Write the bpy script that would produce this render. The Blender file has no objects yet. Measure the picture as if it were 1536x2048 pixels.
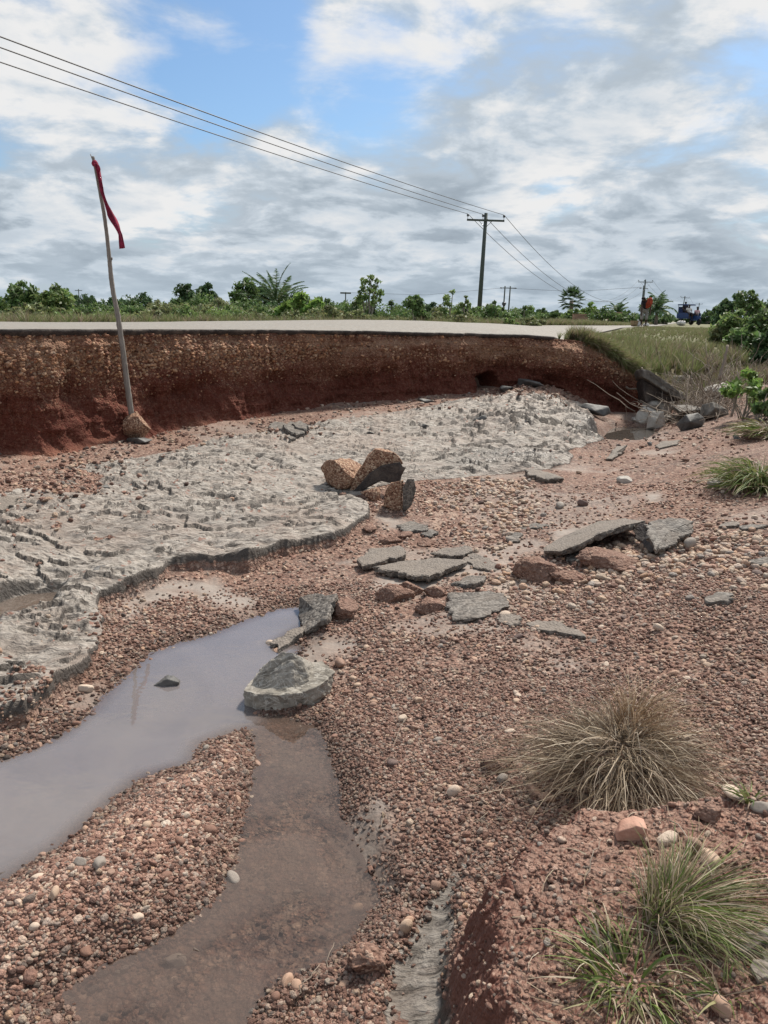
import bpy, bmesh, math, random
import numpy as np
from mathutils import Vector, Matrix, Euler

random.seed(7)
RNG = np.random.default_rng(11)
sc = bpy.context.scene
COL = sc.collection

# ------------------------------------------------------------------ camera
CAM_H = 1.55                      # eye above the puddle's water level (z = 0)
FPX, CX, CY = 1547.0, 768.0, 1024.0
PITCH = math.atan((1024 - 628) / FPX)
ROLL = math.radians(1.2)
_F = np.array([0, math.cos(PITCH), -math.sin(PITCH)])
_U0 = np.array([0, math.sin(PITCH), math.cos(PITCH)])
_R0 = np.array([1.0, 0, 0])
_R = _R0 * math.cos(ROLL) + _U0 * math.sin(ROLL)
_U = _U0 * math.cos(ROLL) - _R0 * math.sin(ROLL)
EYE = np.array([0, 0, CAM_H])
cam_data = bpy.data.cameras.new('camera')
cam_data.sensor_fit = 'VERTICAL'
cam_data.sensor_height = 36.0
cam_data.lens = 36.0 * FPX / 2048.0
cam_data.clip_start = 0.05
cam_data.clip_end = 9000
cam = bpy.data.objects.new('camera', cam_data)
COL.objects.link(cam)
cam.matrix_world = Matrix(((_R[0], _U[0], -_F[0], 0), (_R[1], _U[1], -_F[1], 0),
                           (_R[2], _U[2], -_F[2], CAM_H), (0, 0, 0, 1)))
sc.camera = cam

# ------------------------------------------------------------------ light
SUN_AZ, SUN_EL = math.radians(32), math.radians(52)     # azimuth measured from +Y towards +X
sc.view_settings.view_transform = 'Standard'
sc.view_settings.look = 'None'
sc.view_settings.exposure = 0.36
sc.view_settings.gamma = 1.0
sd_ = np.array([math.sin(SUN_AZ) * math.cos(SUN_EL), math.cos(SUN_AZ) * math.cos(SUN_EL), math.sin(SUN_EL)])
sun = bpy.data.lights.new('sun', 'SUN')
sun.energy = 4.6
sun.angle = math.radians(7)
sun.color = (1.0, 0.93, 0.83)
sun_o = bpy.data.objects.new('sun', sun)
COL.objects.link(sun_o)
sun_o.rotation_euler = Vector(-sd_).to_track_quat('-Z', 'Y').to_euler()
sun_o.location = (20, 30, 60)


class NT:
    """tiny node-tree writer"""
    def __init__(self, tree):
        self.t = tree
        tree.nodes.clear()

    def n(self, kind, inputs=None, **props):
        nd = self.t.nodes.new(kind)
        for k, v in props.items():
            setattr(nd, k, v)
        for k, v in (inputs or {}).items():
            s = nd.inputs[k]
            if isinstance(v, bpy.types.NodeSocket):
                self.t.links.new(v, s)
            elif isinstance(v, bpy.types.Node):
                self.t.links.new(v.outputs[0], s)
            else:
                if s.type == 'RGBA' and len(v) == 3:
                    v = (*v, 1)
                s.default_value = v
        return nd

    def math(self, op, a, b=0.0, c=0.0, clamp=False):
        nd = self.n('ShaderNodeMath', {0: a, 1: b, 2: c}, operation=op)
        nd.use_clamp = clamp
        return nd.outputs[0]

    def vmath(self, op, a, b=(0, 0, 0)):
        return self.n('ShaderNodeVectorMath', {0: a, 1: b}, operation=op).outputs[0]

    def mix(self, f, a, b, mode='MIX'):
        nd = self.n('ShaderNodeMix', data_type='RGBA', blend_type=mode)
        for i, v in ((0, f), (6, a), (7, b)):
            s = nd.inputs[i]
            if isinstance(v, bpy.types.NodeSocket):
                self.t.links.new(v, s)
            else:
                s.default_value = (*v, 1) if (i > 0 and len(v) == 3) else v
        return nd.outputs[2]

    def ramp(self, f, stops, interp='LINEAR'):
        nd = self.n('ShaderNodeValToRGB', {0: f})
        cr = nd.color_ramp
        cr.interpolation = interp
        while len(cr.elements) < len(stops):
            cr.elements.new(0.5)
        for e, (p, c) in zip(cr.elements, stops):
            e.position = p
            e.color = (c, c, c, 1) if not isinstance(c, tuple) else (*c, 1)
        return nd.outputs[0]

    def noise(self, vec, scale, detail=4.0, rough=0.55, dist=0.0, out=0):
        return self.n('ShaderNodeTexNoise', {'Vector': vec, 'Scale': scale, 'Detail': detail,
                                             'Roughness': rough, 'Distortion': dist}).outputs[out]

    def range(self, v, a, b, c=0.0, d=1.0, smooth=True):
        nd = self.n('ShaderNodeMapRange', {0: v, 1: a, 2: b, 3: c, 4: d})
        nd.interpolation_type = 'SMOOTHSTEP' if smooth else 'LINEAR'
        return nd.outputs[0]

    def attr(self, name, kind='GEOMETRY', out=2):
        return self.n('ShaderNodeAttribute', attribute_name=name, attribute_type=kind).outputs[out]


world = bpy.data.worlds.new('World')
sc.world = world
world.use_nodes = True
w = NT(world.node_tree)
wd = w.n('ShaderNodeTexCoord').outputs['Generated']
wd = w.vmath('NORMALIZE', wd)
sky = w.n('ShaderNodeTexSky', sky_type='NISHITA')
sky.sun_disc = False
sky.sun_elevation = SUN_EL
sky.sun_rotation = SUN_AZ
sky.air_density = 1.0
sky.dust_density = 1.2
sky.ozone_density = 1.5
sx = w.n('ShaderNodeSeparateXYZ', {0: wd})
zz = w.math('MAXIMUM', sx.outputs[2], 0.0)
den = w.math('ADD', zz, 0.24)
cp = w.n('ShaderNodeCombineXYZ', {0: w.math('DIVIDE', sx.outputs[0], den), 1: w.math('DIVIDE', sx.outputs[1], den), 2: w.math('MULTIPLY', zz, 0.6)}).outputs[0]
cp = w.vmath('ADD', cp, (3.1, 0.4, 1.7))


def cloud_density(v):
    big = w.noise(v, 1.05, 3, 0.5, 0.3)
    fine = w.noise(v, 2.9, 10, 0.58, 0.2)
    return w.math('ADD', w.math('MULTIPLY', big, 0.55), w.math('MULTIPLY', fine, 0.60))


d0 = cloud_density(cp)
d1 = cloud_density(w.vmath('ADD', cp, (0.04, 0.10, 0.07)))
# where the photograph shows the gaps of blue, as directions in the sky
gap = None
for (ax, el, rad, amt) in SKY_GAPS if 'SKY_GAPS' in globals() else ((-20, 25.0, 7.0, .07), (-12, 17.5, 5.0, .12), (-5, 15.5, 5.0, .09), (1, 17, 3.5, .07), (-8, 23.5, 4.5, .08), (-2, 11.5, 3.5, .05), (-27, 10.5, 4.0, .05), (40, 38, 12, .08), (-50, 30, 14, .08)):
    dv = (math.sin(math.radians(ax)) * math.cos(math.radians(el)), math.cos(math.radians(ax)) * math.cos(math.radians(el)), math.sin(math.radians(el)))
    dt = w.n('ShaderNodeVectorMath', {0: wd, 1: dv}, operation='DOT_PRODUCT').outputs['Value']
    g = w.range(dt, math.cos(math.radians(rad * 1.5)), 1.0, 0.0, amt)
    gap = g if gap is None else w.math('ADD', gap, g)
dens = w.math('SUBTRACT', d0, gap)
horizon_fill = w.range(zz, 0.0, 0.22, 0.10, 0.0)
dens = w.math('ADD', dens, horizon_fill)
cover = w.range(dens, 0.40, 0.60)
shade = w.math('SUBTRACT', d0, d1)
lit = w.range(shade, -0.065, 0.085, 0.0, 1.0)
thick = w.range(dens, 0.56, 0.80, 0.0, 1.0)
lum = w.math('ADD', w.math('MULTIPLY', lit, 0.55), w.math('MULTIPLY', w.math('SUBTRACT', 1.0, thick), 0.45))
ccol = w.ramp(lum, [(0.0, (0.31, 0.37, 0.44)), (0.35, (0.48, 0.56, 0.64)), (0.62, (0.70, 0.78, 0.86)), (0.92, (1.0, 1.0, 1.0))])
CLOUD_GAIN = 6.6
ccol = w.n('ShaderNodeVectorMath', {0: ccol, 'Scale': CLOUD_GAIN}, operation='SCALE').outputs[0]
skyc = w.n('ShaderNodeVectorMath', {0: sky.outputs[0], 1: (0.74, 0.92, 1.05)}, operation='MULTIPLY').outputs[0]
skyc = w.n('ShaderNodeVectorMath', {0: skyc, 'Scale': 0.95}, operation='SCALE').outputs[0]
# pale air towards the horizon
allc = w.mix(cover, skyc, ccol)
allc = w.mix(w.range(zz, 0.0, 0.09, 0.45, 0.0), allc, (0.60 * CLOUD_GAIN, 0.72 * CLOUD_GAIN, 0.83 * CLOUD_GAIN))
bg = w.n('ShaderNodeBackground', {0: allc, 1: 0.10})
w.n('ShaderNodeOutputWorld', {0: bg})

# ------------------------------------------------------------------ projection helpers


def ray(px, py):
    u, v = (px - CX) / FPX, (py - CY) / FPX
    d = u * _R + _F - v * _U
    return d


def at_z(px, py, z):
    d = ray(px, py)
    t = (z - CAM_H) / d[2]
    return EYE + d * t


def at_y(px, py, y):
    d = ray(px, py)
    return EYE + d * (y / d[1])


# ------------------------------------------------------------------ noise
_prng = np.random.default_rng(3)
_perm = _prng.permutation(512).astype(np.int64)
_ga = _prng.uniform(0, 2 * np.pi, 512)
_gx, _gy = np.cos(_ga), np.sin(_ga)


def pnoise(x, y, seed=0):
    xi, yi = np.floor(x).astype(np.int64), np.floor(y).astype(np.int64)
    xf, yf = x - xi, y - yi
    u = xf * xf * xf * (xf * (xf * 6 - 15) + 10)
    v = yf * yf * yf * (yf * (yf * 6 - 15) + 10)

    def g(ix, iy, dx, dy):
        h = _perm[(_perm[(ix + seed * 57) & 511] + iy) & 511]
        return _gx[h] * dx + _gy[h] * dy
    a, b = g(xi, yi, xf, yf), g(xi + 1, yi, xf - 1, yf)
    c, d = g(xi, yi + 1, xf, yf - 1), g(xi + 1, yi + 1, xf - 1, yf - 1)
    return ((a + u * (b - a)) * (1 - v) + (c + u * (d - c)) * v) * 1.41


def fbm(x, y, oct=4, gain=0.5, seed=0, ridged=False):
    x = np.asarray(x, float)
    y = np.asarray(y, float)
    s, a, tot = np.zeros(np.broadcast(x, y).shape), 1.0, 0.0
    for i in range(oct):
        n = pnoise(x, y, seed + i)
        s += a * (1 - 2 * np.abs(n) if ridged else n)
        tot += a
        a *= gain
        x, y = (x * 0.8 - y * 0.6) * 2.03 + 3.7, (x * 0.6 + y * 0.8) * 2.03 - 1.3
    return s / tot


def smooth(a, b, x):
    t = np.clip((x - a) / (b - a), 0, 1)
    return t * t * (3 - 2 * t)


def sdf_poly(x, y, pts):
    """signed distance to a closed polygon, positive inside"""
    p = np.asarray(pts, float)
    q = np.roll(p, -1, 0)
    d2 = np.full(x.shape, 1e18)
    ins = np.zeros(x.shape, bool)
    for (ax, ay), (bx, by) in zip(p, q):
        ex, ey = bx - ax, by - ay
        wx, wy = x - ax, y - ay
        t = np.clip((wx * ex + wy * ey) / (ex * ex + ey * ey + 1e-12), 0, 1)
        d2 = np.minimum(d2, (wx - ex * t) ** 2 + (wy - ey * t) ** 2)
        if ay != by:
            c = ((ay > y) != (by > y)) & (x < (bx - ax) * (y - ay) / (by - ay) + ax)
            ins ^= c
    d = np.sqrt(d2)
    return np.where(ins, d, -d)


def dist_line(x, y, pts):
    d2 = np.full(x.shape, 1e18)
    for (ax, ay), (bx, by) in zip(pts[:-1], pts[1:]):
        ex, ey = bx - ax, by - ay
        wx, wy = x - ax, y - ay
        t = np.clip((wx * ex + wy * ey) / (ex * ex + ey * ey + 1e-12), 0, 1)
        d2 = np.minimum(d2, (wx - ex * t) ** 2 + (wy - ey * t) ** 2)
    return np.sqrt(d2)


class TPS:
    def __init__(self, pts):
        p = np.asarray(pts, float)
        self.c = p[:, :2]
        n = len(p)
        K = self._k(np.hypot(*(self.c[:, None] - self.c[None]).transpose(2, 0, 1)))
        K += np.eye(n) * 0.02
        P = np.c_[np.ones(n), self.c]
        A = np.block([[K, P], [P.T, np.zeros((3, 3))]])
        self.wt = np.linalg.solve(A, np.r_[p[:, 2], 0, 0, 0])

    @staticmethod
    def _k(r):
        return np.where(r > 0, r * r * np.log(np.maximum(r, 1e-9)), 0)

    def __call__(self, x, y):
        x, y = np.asarray(x, float), np.asarray(y, float)
        s = self.wt[-3] + self.wt[-2] * x + self.wt[-1] * y
        for (cx, cy), wt in zip(self.c, self.wt[:-3]):
            s = s + wt * self._k(np.hypot(x - cx, y - cy))
        return s
# ------------------------------------------------------------------ lay of the land (metres; z = 0 is the puddle)
floor_px = [  # photo pixel and the height of the ground it shows
    (0, 2048, .02), (300, 2048, -.02), (520, 1980, -.02), (600, 1750, -.01), (575, 1500, .0), (430, 1600, .02), (250, 1800, .02), (80, 1850, .02),
    (100, 1600, -.02), (350, 1400, -.02), (480, 1280, -.01), (590, 1225, .02), (50, 1300, .07), (150, 1250, .07), (60, 1480, .02),
    (700, 1500, .05), (900, 1500, .10), (1100, 1450, .13), (1300, 1400, .18), (1510, 1400, .24), (1510, 1600, .22), (800, 1700, .05), (930, 1650, .09),
    (760, 1950, .04), (1150, 1800, .13), (1100, 2030, .13), (1450, 1850, .2), (1500, 2030, .2),
    (900, 1200, .10), (1100, 1200, .15), (1400, 1200, .27), (800, 1100, .07), (650, 1250, .04), (640, 1150, .05), (1000, 1010, .15), (1300, 1000, .28), (1500, 1000, .40), (850, 1030, .13),
    (400, 1180, .04), (400, 1050, .13), (100, 1080, .13), (650, 1000, .16), (300, 960, .22), (600, 900, .28), (100, 960, .24), (0, 915, .31), (270, 875, .30),
    (450, 850, .36), (650, 820, .42), (950, 790, .55), (900, 880, .30), (1050, 840, .43), (1100, 785, .55), (1150, 835, .37), (1000, 930, .20),
    (1240, 862, .15), (1280, 822, .18), (1350, 865, .27), (1450, 855, .40), (1536, 825, .56), (1536, 900, .47), (1400, 910, .33), (1210, 905, .2)]
fp = []
for (px, py, z) in floor_px:
    p = at_z(px, py, z)
    fp.append((p[0], p[1], z))
fp += [(-5, 1, .1), (-6, 3, .2), (6, 1, .4), (-2.5, .4, .02), (0, .3, .08), (2.5, .4, .25), (0, -3, .3), (-6, -3, .2), (6, -3, .5), (7, 5, .75), (8, 9, 1.0),
       (5.4, 11.2, .66), (6.2, 10, .72), (-5, 4.6, .32)]
FLOOR = TPS(fp)

# foot of the washed-out bank, left to right
bank_px = [(0, 6.6), (130, 7.15), (270, 7.95), (400, 8.6), (520, 9.1), (650, 9.6), (800, 10.05), (950, 10.4), (1100, 10.9), (1200, 11.25), (1290, 11.6)]
WX = [-40, -20, -12, -8, -5.2] + [at_y(px, 700, D)[0] for px, D in bank_px]
WY = [-14, -2, 2.2, 4.1, 5.5] + [D for px, D in bank_px]
X_END = WX[-1]
WX += [5.0, 6.5, 9, 14, 30, 60]
WY += [12.1, 13.2, 16, 24, 55, 120]
WX, WY = np.array(WX), np.array(WY)


def wall_y(x):
    return np.interp(x, WX, WY)


def wall_sd(x, y):
    s = (wall_y(x + .3) - wall_y(x - .3)) / .6
    return (y - wall_y(x)) / np.sqrt(1 + s * s)


top_px = [(0, 668, 6.6), (130, 667, 7.15), (300, 666, 8.05), (500, 666, 9.0), (650, 667, 9.6), (900, 671, 10.3), (1100, 678, 10.9), (1180, 686, 11.2), (1235, 716, 11.4), (1290, 747, 11.6),
          (0, 652, 13.5), (300, 652, 16), (650, 654, 19.3), (1000, 654.5, 23.5), (1180, 650, 34), (1250, 648, 44), (1260, 655, 30), (1150, 667, 15)]
tp = []
for px, py, D in top_px:
    p = at_y(px, py, D)
    tp.append((p[0], p[1], p[2]))
tp += [(5, 13.2, .80), (6.6, 13.4, .85), (6, 17, 1.04), (8.5, 15, 1.0), (9, 25, 1.14), (13, 30, 1.1), (20, 40, 1.1), (-12, 24, 1.1), (0, 34, 1.1), (-30, 20, 1.15), (-14, 6, 1.3), (-20, 2, 1.3), (12, 20, 1.1), (-20, 40, 1.1), (30, 60, 1.1), (5, 60, 1.1)]
TOPF = TPS(tp)


def top_z(x, y):
    r = np.hypot(x, y)
    k = smooth(28, 55, r)
    xs, ys = np.clip(x, -30, 30), np.clip(y, -20, 60)
    return TOPF(xs, ys) * (1 - k) + k * 1.08 + smooth(300, 2500, r) * .1


def march(px, py, fn, y0=.9, y1=16.0, n=1500):
    d = ray(px, py)
    ys = np.exp(np.linspace(math.log(y0), math.log(y1), n))
    P = EYE[None] + d[None] * (ys / d[1])[:, None]
    below = P[:, 2] < fn(P[:, 0], P[:, 1])
    i = int(np.argmax(below)) if below.any() else n - 1
    return P[i]


def floor_poly(pts):
    out = []
    for a, b in pts:
        p = march(a, b, FLOOR)
        out.append((p[0], p[1]))
    return out


def plane_poly(pts, z):
    return [tuple(at_z(a, b, z)[:2]) for a, b in pts]


CLAY = floor_poly([(-120, 1500), (0, 1452), (60, 1440), (118, 1385), (185, 1340), (197, 1270), (205, 1200), (322, 1166), (338, 1138), (430, 1133), (505, 1130), (560, 1108), (640, 1092), (697, 1078),
                   (724, 1050), (738, 1024), (705, 995), (760, 975), (835, 962), (960, 952), (1060, 945), (1140, 930), (1152, 915), (1132, 905), (1206, 882), (1196, 852), (1172, 806), (1100, 783), (1000, 797), (900, 806),
                   (700, 838), (560, 858), (430, 880), (330, 906), (200, 924), (80, 945), (0, 965), (-160, 990)])
RED_PATCH = [floor_poly(q) for q in ([(-100, 950), (60, 945), (170, 940), (205, 960), (190, 990), (110, 1000), (60, 985), (-100, 1010)],
                                     [(20, 1045), (60, 1038), (75, 1048), (40, 1056)], [(170, 1082), (230, 1075), (240, 1085), (180, 1090)], [(90, 1060), (125, 1055), (118, 1068)],
                                     [(40, 1370), (70, 1340), (90, 1340), (105, 1375), (95, 1395), (50, 1390)])]
SILT = [(floor_poly(q), .5 if q[0] == (860, 985) else 1.0) for q in ([(860, 985), (1000, 965), (1280, 995), (1250, 1040), (1050, 1060), (950, 1040)], [(230, 1200), (330, 1165), (430, 1150), (470, 1180), (520, 1200), (500, 1225), (430, 1215), (380, 1190), (300, 1215), (250, 1240)],
                                [(620, 1270), (680, 1265), (720, 1290), (650, 1330), (640, 1370), (600, 1360), (600, 1310)],
                                [(740, 1170), (800, 1140), (900, 1130), (990, 1120), (1000, 1145), (900, 1160), (830, 1195), (760, 1200)],
                                [(1280, 990), (1320, 985), (1325, 1003), (1285, 1008)], [(1100, 1060), (1180, 1045), (1200, 1060), (1110, 1080)], [(735, 1025), (850, 1050), (855, 1062), (780, 1055)],
                                [(700, 1640), (780, 1600), (790, 1680), (770, 1760), (740, 1780), (700, 1700)])]
GROOVES = [(floor_poly(q), dp, wd_) for q, dp, wd_ in (
    ([(40, 948), (160, 931), (330, 912), (420, 905), (490, 905), (540, 918), (585, 938)], .035, .05),
    ([(925, 852), (960, 846), (1010, 842), (1060, 836)], .06, .07), ([(650, 862), (700, 855), (765, 858)], .035, .05), ([(690, 870), (740, 866)], .035, .06),
    ([(-40, 1215), (40, 1190), (80, 1176), (150, 1163)], .045, .05), ([(1070, 880), (1120, 874), (1160, 880)], .035, .06), ([(830, 845), (845, 862), (880, 866)], .04, .035),
    ([(1155, 806), (1180, 822), (1205, 838)], .08, .10), ([(440, 1158), (470, 1150), (520, 1138)], .02, .03), ([(130, 1010), (200, 990), (230, 1000)], .02, .04), ([(350, 1010), (400, 1000), (470, 1004)], .015, .03))]
PUDDLE = plane_poly([(600, 1218), (560, 1222), (500, 1245), (430, 1275), (370, 1290), (310, 1310), (280, 1340), (250, 1368), (205, 1420), (130, 1478), (60, 1508), (0, 1528), (-200, 1600), (-200, 1850), (0, 1745), (90, 1690),
                     (210, 1590), (270, 1545), (365, 1520), (385, 1480), (450, 1455), (500, 1442), (494, 1400), (510, 1370), (545, 1330), (590, 1295), (548, 1305), (533, 1285), (560, 1268), (600, 1245)], 0)
STREAM = plane_poly([(492, 1446), (560, 1432), (620, 1455), (645, 1500), (680, 1560), (690, 1640), (720, 1700), (738, 1760), (755, 1800), (700, 1880), (650, 1925), (560, 1950), (505, 1995), (480, 2048), (440, 2200), (60, 2350),
                     (165, 2040), (130, 1985), (200, 1945), (330, 1880), (430, 1810), (487, 1735), (490, 1660), (505, 1600), (525, 1530), (512, 1470)], -.004)
BAR = plane_poly([(0, 1745), (90, 1690), (210, 1590), (270, 1548), (370, 1522), (390, 1482), (450, 1462), (505, 1470), (522, 1530), (503, 1600), (488, 1660), (483, 1730), (430, 1800), (330, 1872), (200, 1937), (120, 1975), (0, 2010), (-250, 2060), (-250, 1830)], .03)
MOUND = plane_poly([(935, 1742), (1000, 1690), (1130, 1642), (1250, 1652), (1400, 1640), (1800, 1650), (1900, 2500), (930, 2500), (905, 2120), (893, 2030), (885, 1930), (893, 1830), (908, 1775)], .27)
CLAY_STRIP = plane_poly([(945, 1715), (860, 1780), (810, 1850), (775, 1930), (762, 2048), (750, 2300), (930, 2300), (900, 2048), (890, 1930), (900, 1800)], .07)
CHANNEL = floor_poly([(-60, 1225), (0, 1197), (60, 1183), (126, 1180), (105, 1200), (45, 1225), (0, 1243), (-60, 1270)])
POOL = floor_poly([(1193, 872), (1198, 857), (1235, 851), (1290, 850), (1306, 862), (1275, 873)])
WETAREA = floor_poly([(880, 920), (950, 900), (1050, 905), (1110, 915), (1120, 935), (1000, 948), (900, 945)])
PEBBLE_BAND = floor_poly([(960, 1130), (1100, 1120), (1250, 1090), (1400, 1050), (1560, 1080), (1560, 1190), (1400, 1195), (1200, 1200), (1050, 1215), (960, 1190)])
PEBBLE_BAND2 = floor_poly([(830, 980), (960, 955), (1060, 965), (1080, 1040), (1000, 1110), (900, 1080), (850, 1060)])
CREST = plane_poly([(440, 1560), (470, 1600), (440, 1740), (330, 1850), (200, 1900), (180, 1880), (330, 1790), (400, 1650)], .09)
CH_Z = float(np.mean([FLOOR(a, b) for a, b in CHANNEL])) - .012
POOL_Z = .15


def height(x, y, fine=True, masks=False):
    """ground height, and the soil zones the materials and stones follow"""
    x, y = np.asarray(x, float), np.asarray(y, float)
    r = np.hypot(x, y)
    far = r > 17
    z = np.clip(FLOOR(np.clip(x, -7, 9), np.clip(y, -3.5, 13)), -.2, 1.3)
    jx = fbm(x * 3, y * 3, 4, .55, 5) * .07
    jy = fbm(x * 3, y * 3, 4, .55, 9) * .07
    j2x, j2y = x + jx, y + jy
    sc_ = sdf_poly(j2x, j2y, CLAY)
    clay = smooth(-.012, .014, sc_)
    # the shelf breaks off in a ledge on its near side
    amp = (.09 + .07 * smooth(-1.5, -.7, x)) * smooth(7.0, 3.6, y) * np.clip(.65 + 1.3 * fbm(x * 1.3, y * 1.3, 3, .55, 31), .15, 1.3) * (1 - smooth(.4, .8, x))
    z = z + amp * (clay * np.exp(-np.maximum(sc_, 0) / .55) - .25 * (1 - clay) * np.exp(np.minimum(sc_, 0) / .2))
    red = np.zeros(x.shape)
    for q in RED_PATCH:
        red = np.maximum(red, smooth(-.02, .05, sdf_poly(x + jx * 1.5, y + jy * 1.5, q)))
    silt = np.zeros(x.shape)
    for q, st_ in SILT:
        silt = np.maximum(silt, st_ * smooth(-.06, .06, sdf_poly(x + jx * 1.3, y + jy * 1.3, q)))
    patch = fbm(x * .75 + 4, y * .95, 4, .55, 61)
    silt = np.maximum(silt, .75 * smooth(.12, .34, patch) * smooth(2.0, 3.0, r) * (1 - clay))
    # soil washed down along the foot of the bank
    wsd = wall_sd(x, y)
    foot = smooth(-1.0, -.1, wsd + jx * 4) * (x < X_END + .6)
    strip = smooth(-.03, .03, sdf_poly(x + jx * .5, y + jy * .5, CLAY_STRIP))
    md = sdf_poly(x + jx * .55, y + jy * .55, MOUND)
    mound = smooth(-.03, .13, md + .035 * fbm(x * 11, y * 11, 3, .6, 47)) * (1 - smooth(.95, 1.55, x)) * smooth(2.15, 1.65, y + .4 * jx)
    z = z + mound * (.25 + .02 * fbm(x * 5, y * 5, 3, .5, 77)) - .03 * strip * (1 - mound)
    z = z + (1 - clay) * .028 * fbm(x * 1.3, y * 1.3, 3, .5, 44) * smooth(.2, .8, x) * smooth(12, 8, r)
    bar_sd = sdf_poly(x + jx * .7, y + jy * .7, BAR)
    bar = smooth(-.02, .05, bar_sd)
    z = z + .085 * smooth(-.02, .28, bar_sd) + .02 * smooth(-.05, .1, sdf_poly(x, y, CREST))
    if fine:
        g = (1 - clay)
        z = z + g * (.012 * fbm(x * 7, y * 7, 4, .6, 40) + .02 * fbm(x * 2.2, y * 2.2, 3, .5, 41)) * smooth(16, 12, r)
        z = z + mound * (.010 * fbm(x * 16, y * 16, 3, .6, 45) + .006 * fbm(x * 45, y * 45, 3, .6, 46, ridged=True))
        flow = fbm(x * 3.2 + y * .8, y * 8.5 - x * 1.2, 5, .62, 50, ridged=True)
        fl2 = fbm(x * 13, y * 28, 3, .6, 52, ridged=True)
        rough_right = 1 + .9 * smooth(.2, 1.6, x) * smooth(5.5, 7, y)
        edge_in = smooth(.0, .10, sc_) * clay
        vary = np.clip(.75 + 1.6 * fbm(x * .9, y * 1.1, 3, .5, 58), .12, 1.7)
        clay_f = edge_in * vary
        z = z + clay_f * (.028 * flow * rough_right + .010 * fl2 + .022 * fbm(x * 1.1, y * 1.7, 3, .5, 53) * rough_right)
        z = z + clay * (rough_right - 1) * .05 * fbm(x * 1.0 - y * .5, y * 2.4 + x * .6, 4, .55, 57, ridged=True)
        # thin layers worn back in little steps
        lay = fbm(x * .8, y * 1.3, 5, .6, 54) * 4.5
        z = z + edge_in * .034 * rough_right * (smooth(.40, .48, lay - np.floor(lay)) - (lay - np.floor(lay)))
    for q, dp, wd_ in GROOVES:
        dd = dist_line(x + jx * .9, y + jy * .9, q)
        z = z - dp * np.exp(-(dd / (wd_ * .5)) ** 2) * (.6 + .6 * fbm(x * 4, y * 4, 2, .5, 60))
    sp = sdf_poly(x + jx * .5, y + jy * .5, PUDDLE)
    ss = sdf_poly(x + jx * .6, y + jy * .6, STREAM)
    wf = np.maximum(smooth(-.13, .05, sp), smooth(-.10, .06, ss))
    z = (1 - wf) * np.where(wf > 0, np.maximum(z, .018), z) + wf * (-.022 - .04 * smooth(0, .35, sp) + .008 * fbm(x * 6, y * 6, 3, .5, 70))
    sch = sdf_poly(x + jx * .5, y + jy * .5, CHANNEL)
    wc = smooth(-.06, .03, sch)
    z = (1 - wc) * z + wc * (CH_Z - .02)
    spo = sdf_poly(x, y, POOL)
    wp = smooth(-.15, .05, spo)
    z = (1 - wp) * z + wp * (POOL_Z - .04)
    # up on to the road and the fields behind the bank
    wide = smooth(X_END - .1, X_END + 1.6, x)
    k = smooth(.50 - 1.0 * wide, .62 + 1.6 * wide, wsd)
    z = np.where(far, top_z(x, y), (1 - k) * z + k * top_z(x, y))
    behind = (y < -6) & (wsd < 0)
    z = np.where(behind & far, .4, z)
    if not masks:
        return z
    wetc = smooth(-.1, .25, sdf_poly(x + jx * 3, y + jy * 3, WETAREA))
    wet = np.maximum.reduce([smooth(-.22, -.02, sp), smooth(-.2, .0, ss), wc, smooth(-.4, 0, spo), wetc, strip * (1 - mound) * 1.0])
    return z, dict(clay=np.maximum(clay * (1 - red) * (1 - foot * .85), strip * (1 - mound)), red=np.maximum(np.maximum(red * .6, foot * .7), mound * .35), silt=silt, wet=wet, bar=bar, mound=mound,
                   grass=k * smooth(0, .4, wsd), water=np.maximum(smooth(-.02, .02, sp), smooth(-.02, .02, ss)), foot=foot, band=np.maximum(smooth(-.15, .2, sdf_poly(x, y, PEBBLE_BAND)), .6 * smooth(-.1, .15, sdf_poly(x, y, PEBBLE_BAND2))))


def ground(px, py):
    """point of the ground seen at a photo pixel"""
    return march(px, py, lambda a, b: height(a, b, fine=False), n=700)


def gz(x, y):
    return float(height(np.array([x]), np.array([y]))[0])


# ------------------------------------------------------------------ object helpers
def link(o, parent=None):
    COL.objects.link(o)
    if parent is not None:
        o.parent = parent
    return o


def mesh_obj(name, verts, faces, mat, parent=None, smooth_shade=True):
    me = bpy.data.meshes.new(name)
    v = np.asarray(verts, np.float32).reshape(-1, 3)
    if isinstance(faces, np.ndarray):
        f = faces.astype(np.int32)
        me.vertices.add(len(v))
        me.vertices.foreach_set('co', v.ravel())
        k = f.shape[1]
        me.loops.add(f.size)
        me.loops.foreach_set('vertex_index', f.ravel())
        me.polygons.add(len(f))
        me.polygons.foreach_set('loop_start', np.arange(0, f.size, k, dtype=np.int32))
        me.update(calc_edges=True)
    else:
        me.from_pydata([tuple(map(float, q)) for q in v], [], faces)
    if smooth_shade:
        me.polygons.foreach_set('use_smooth', np.ones(len(me.polygons), bool))
    me.update()
    if mat is not None:
        me.materials.append(mat)
    return link(bpy.data.objects.new(name, me), parent)


def bm_obj(name, bm, mat, parent=None, smooth_shade=False):
    me = bpy.data.meshes.new(name)
    bm.to_mesh(me)
    bm.free()
    if smooth_shade:
        me.polygons.foreach_set('use_smooth', np.ones(len(me.polygons), bool))
    if mat is not None:
        me.materials.append(mat)
    return link(bpy.data.objects.new(name, me), parent)


def tag(o, label=None, cat=None, group=None, kind=None):
    if label:
        o['label'] = label
    if cat:
        o['category'] = cat
    if group:
        o['group'] = group
    if kind or label:
        o['kind'] = kind or 'thing'
    return o


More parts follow.
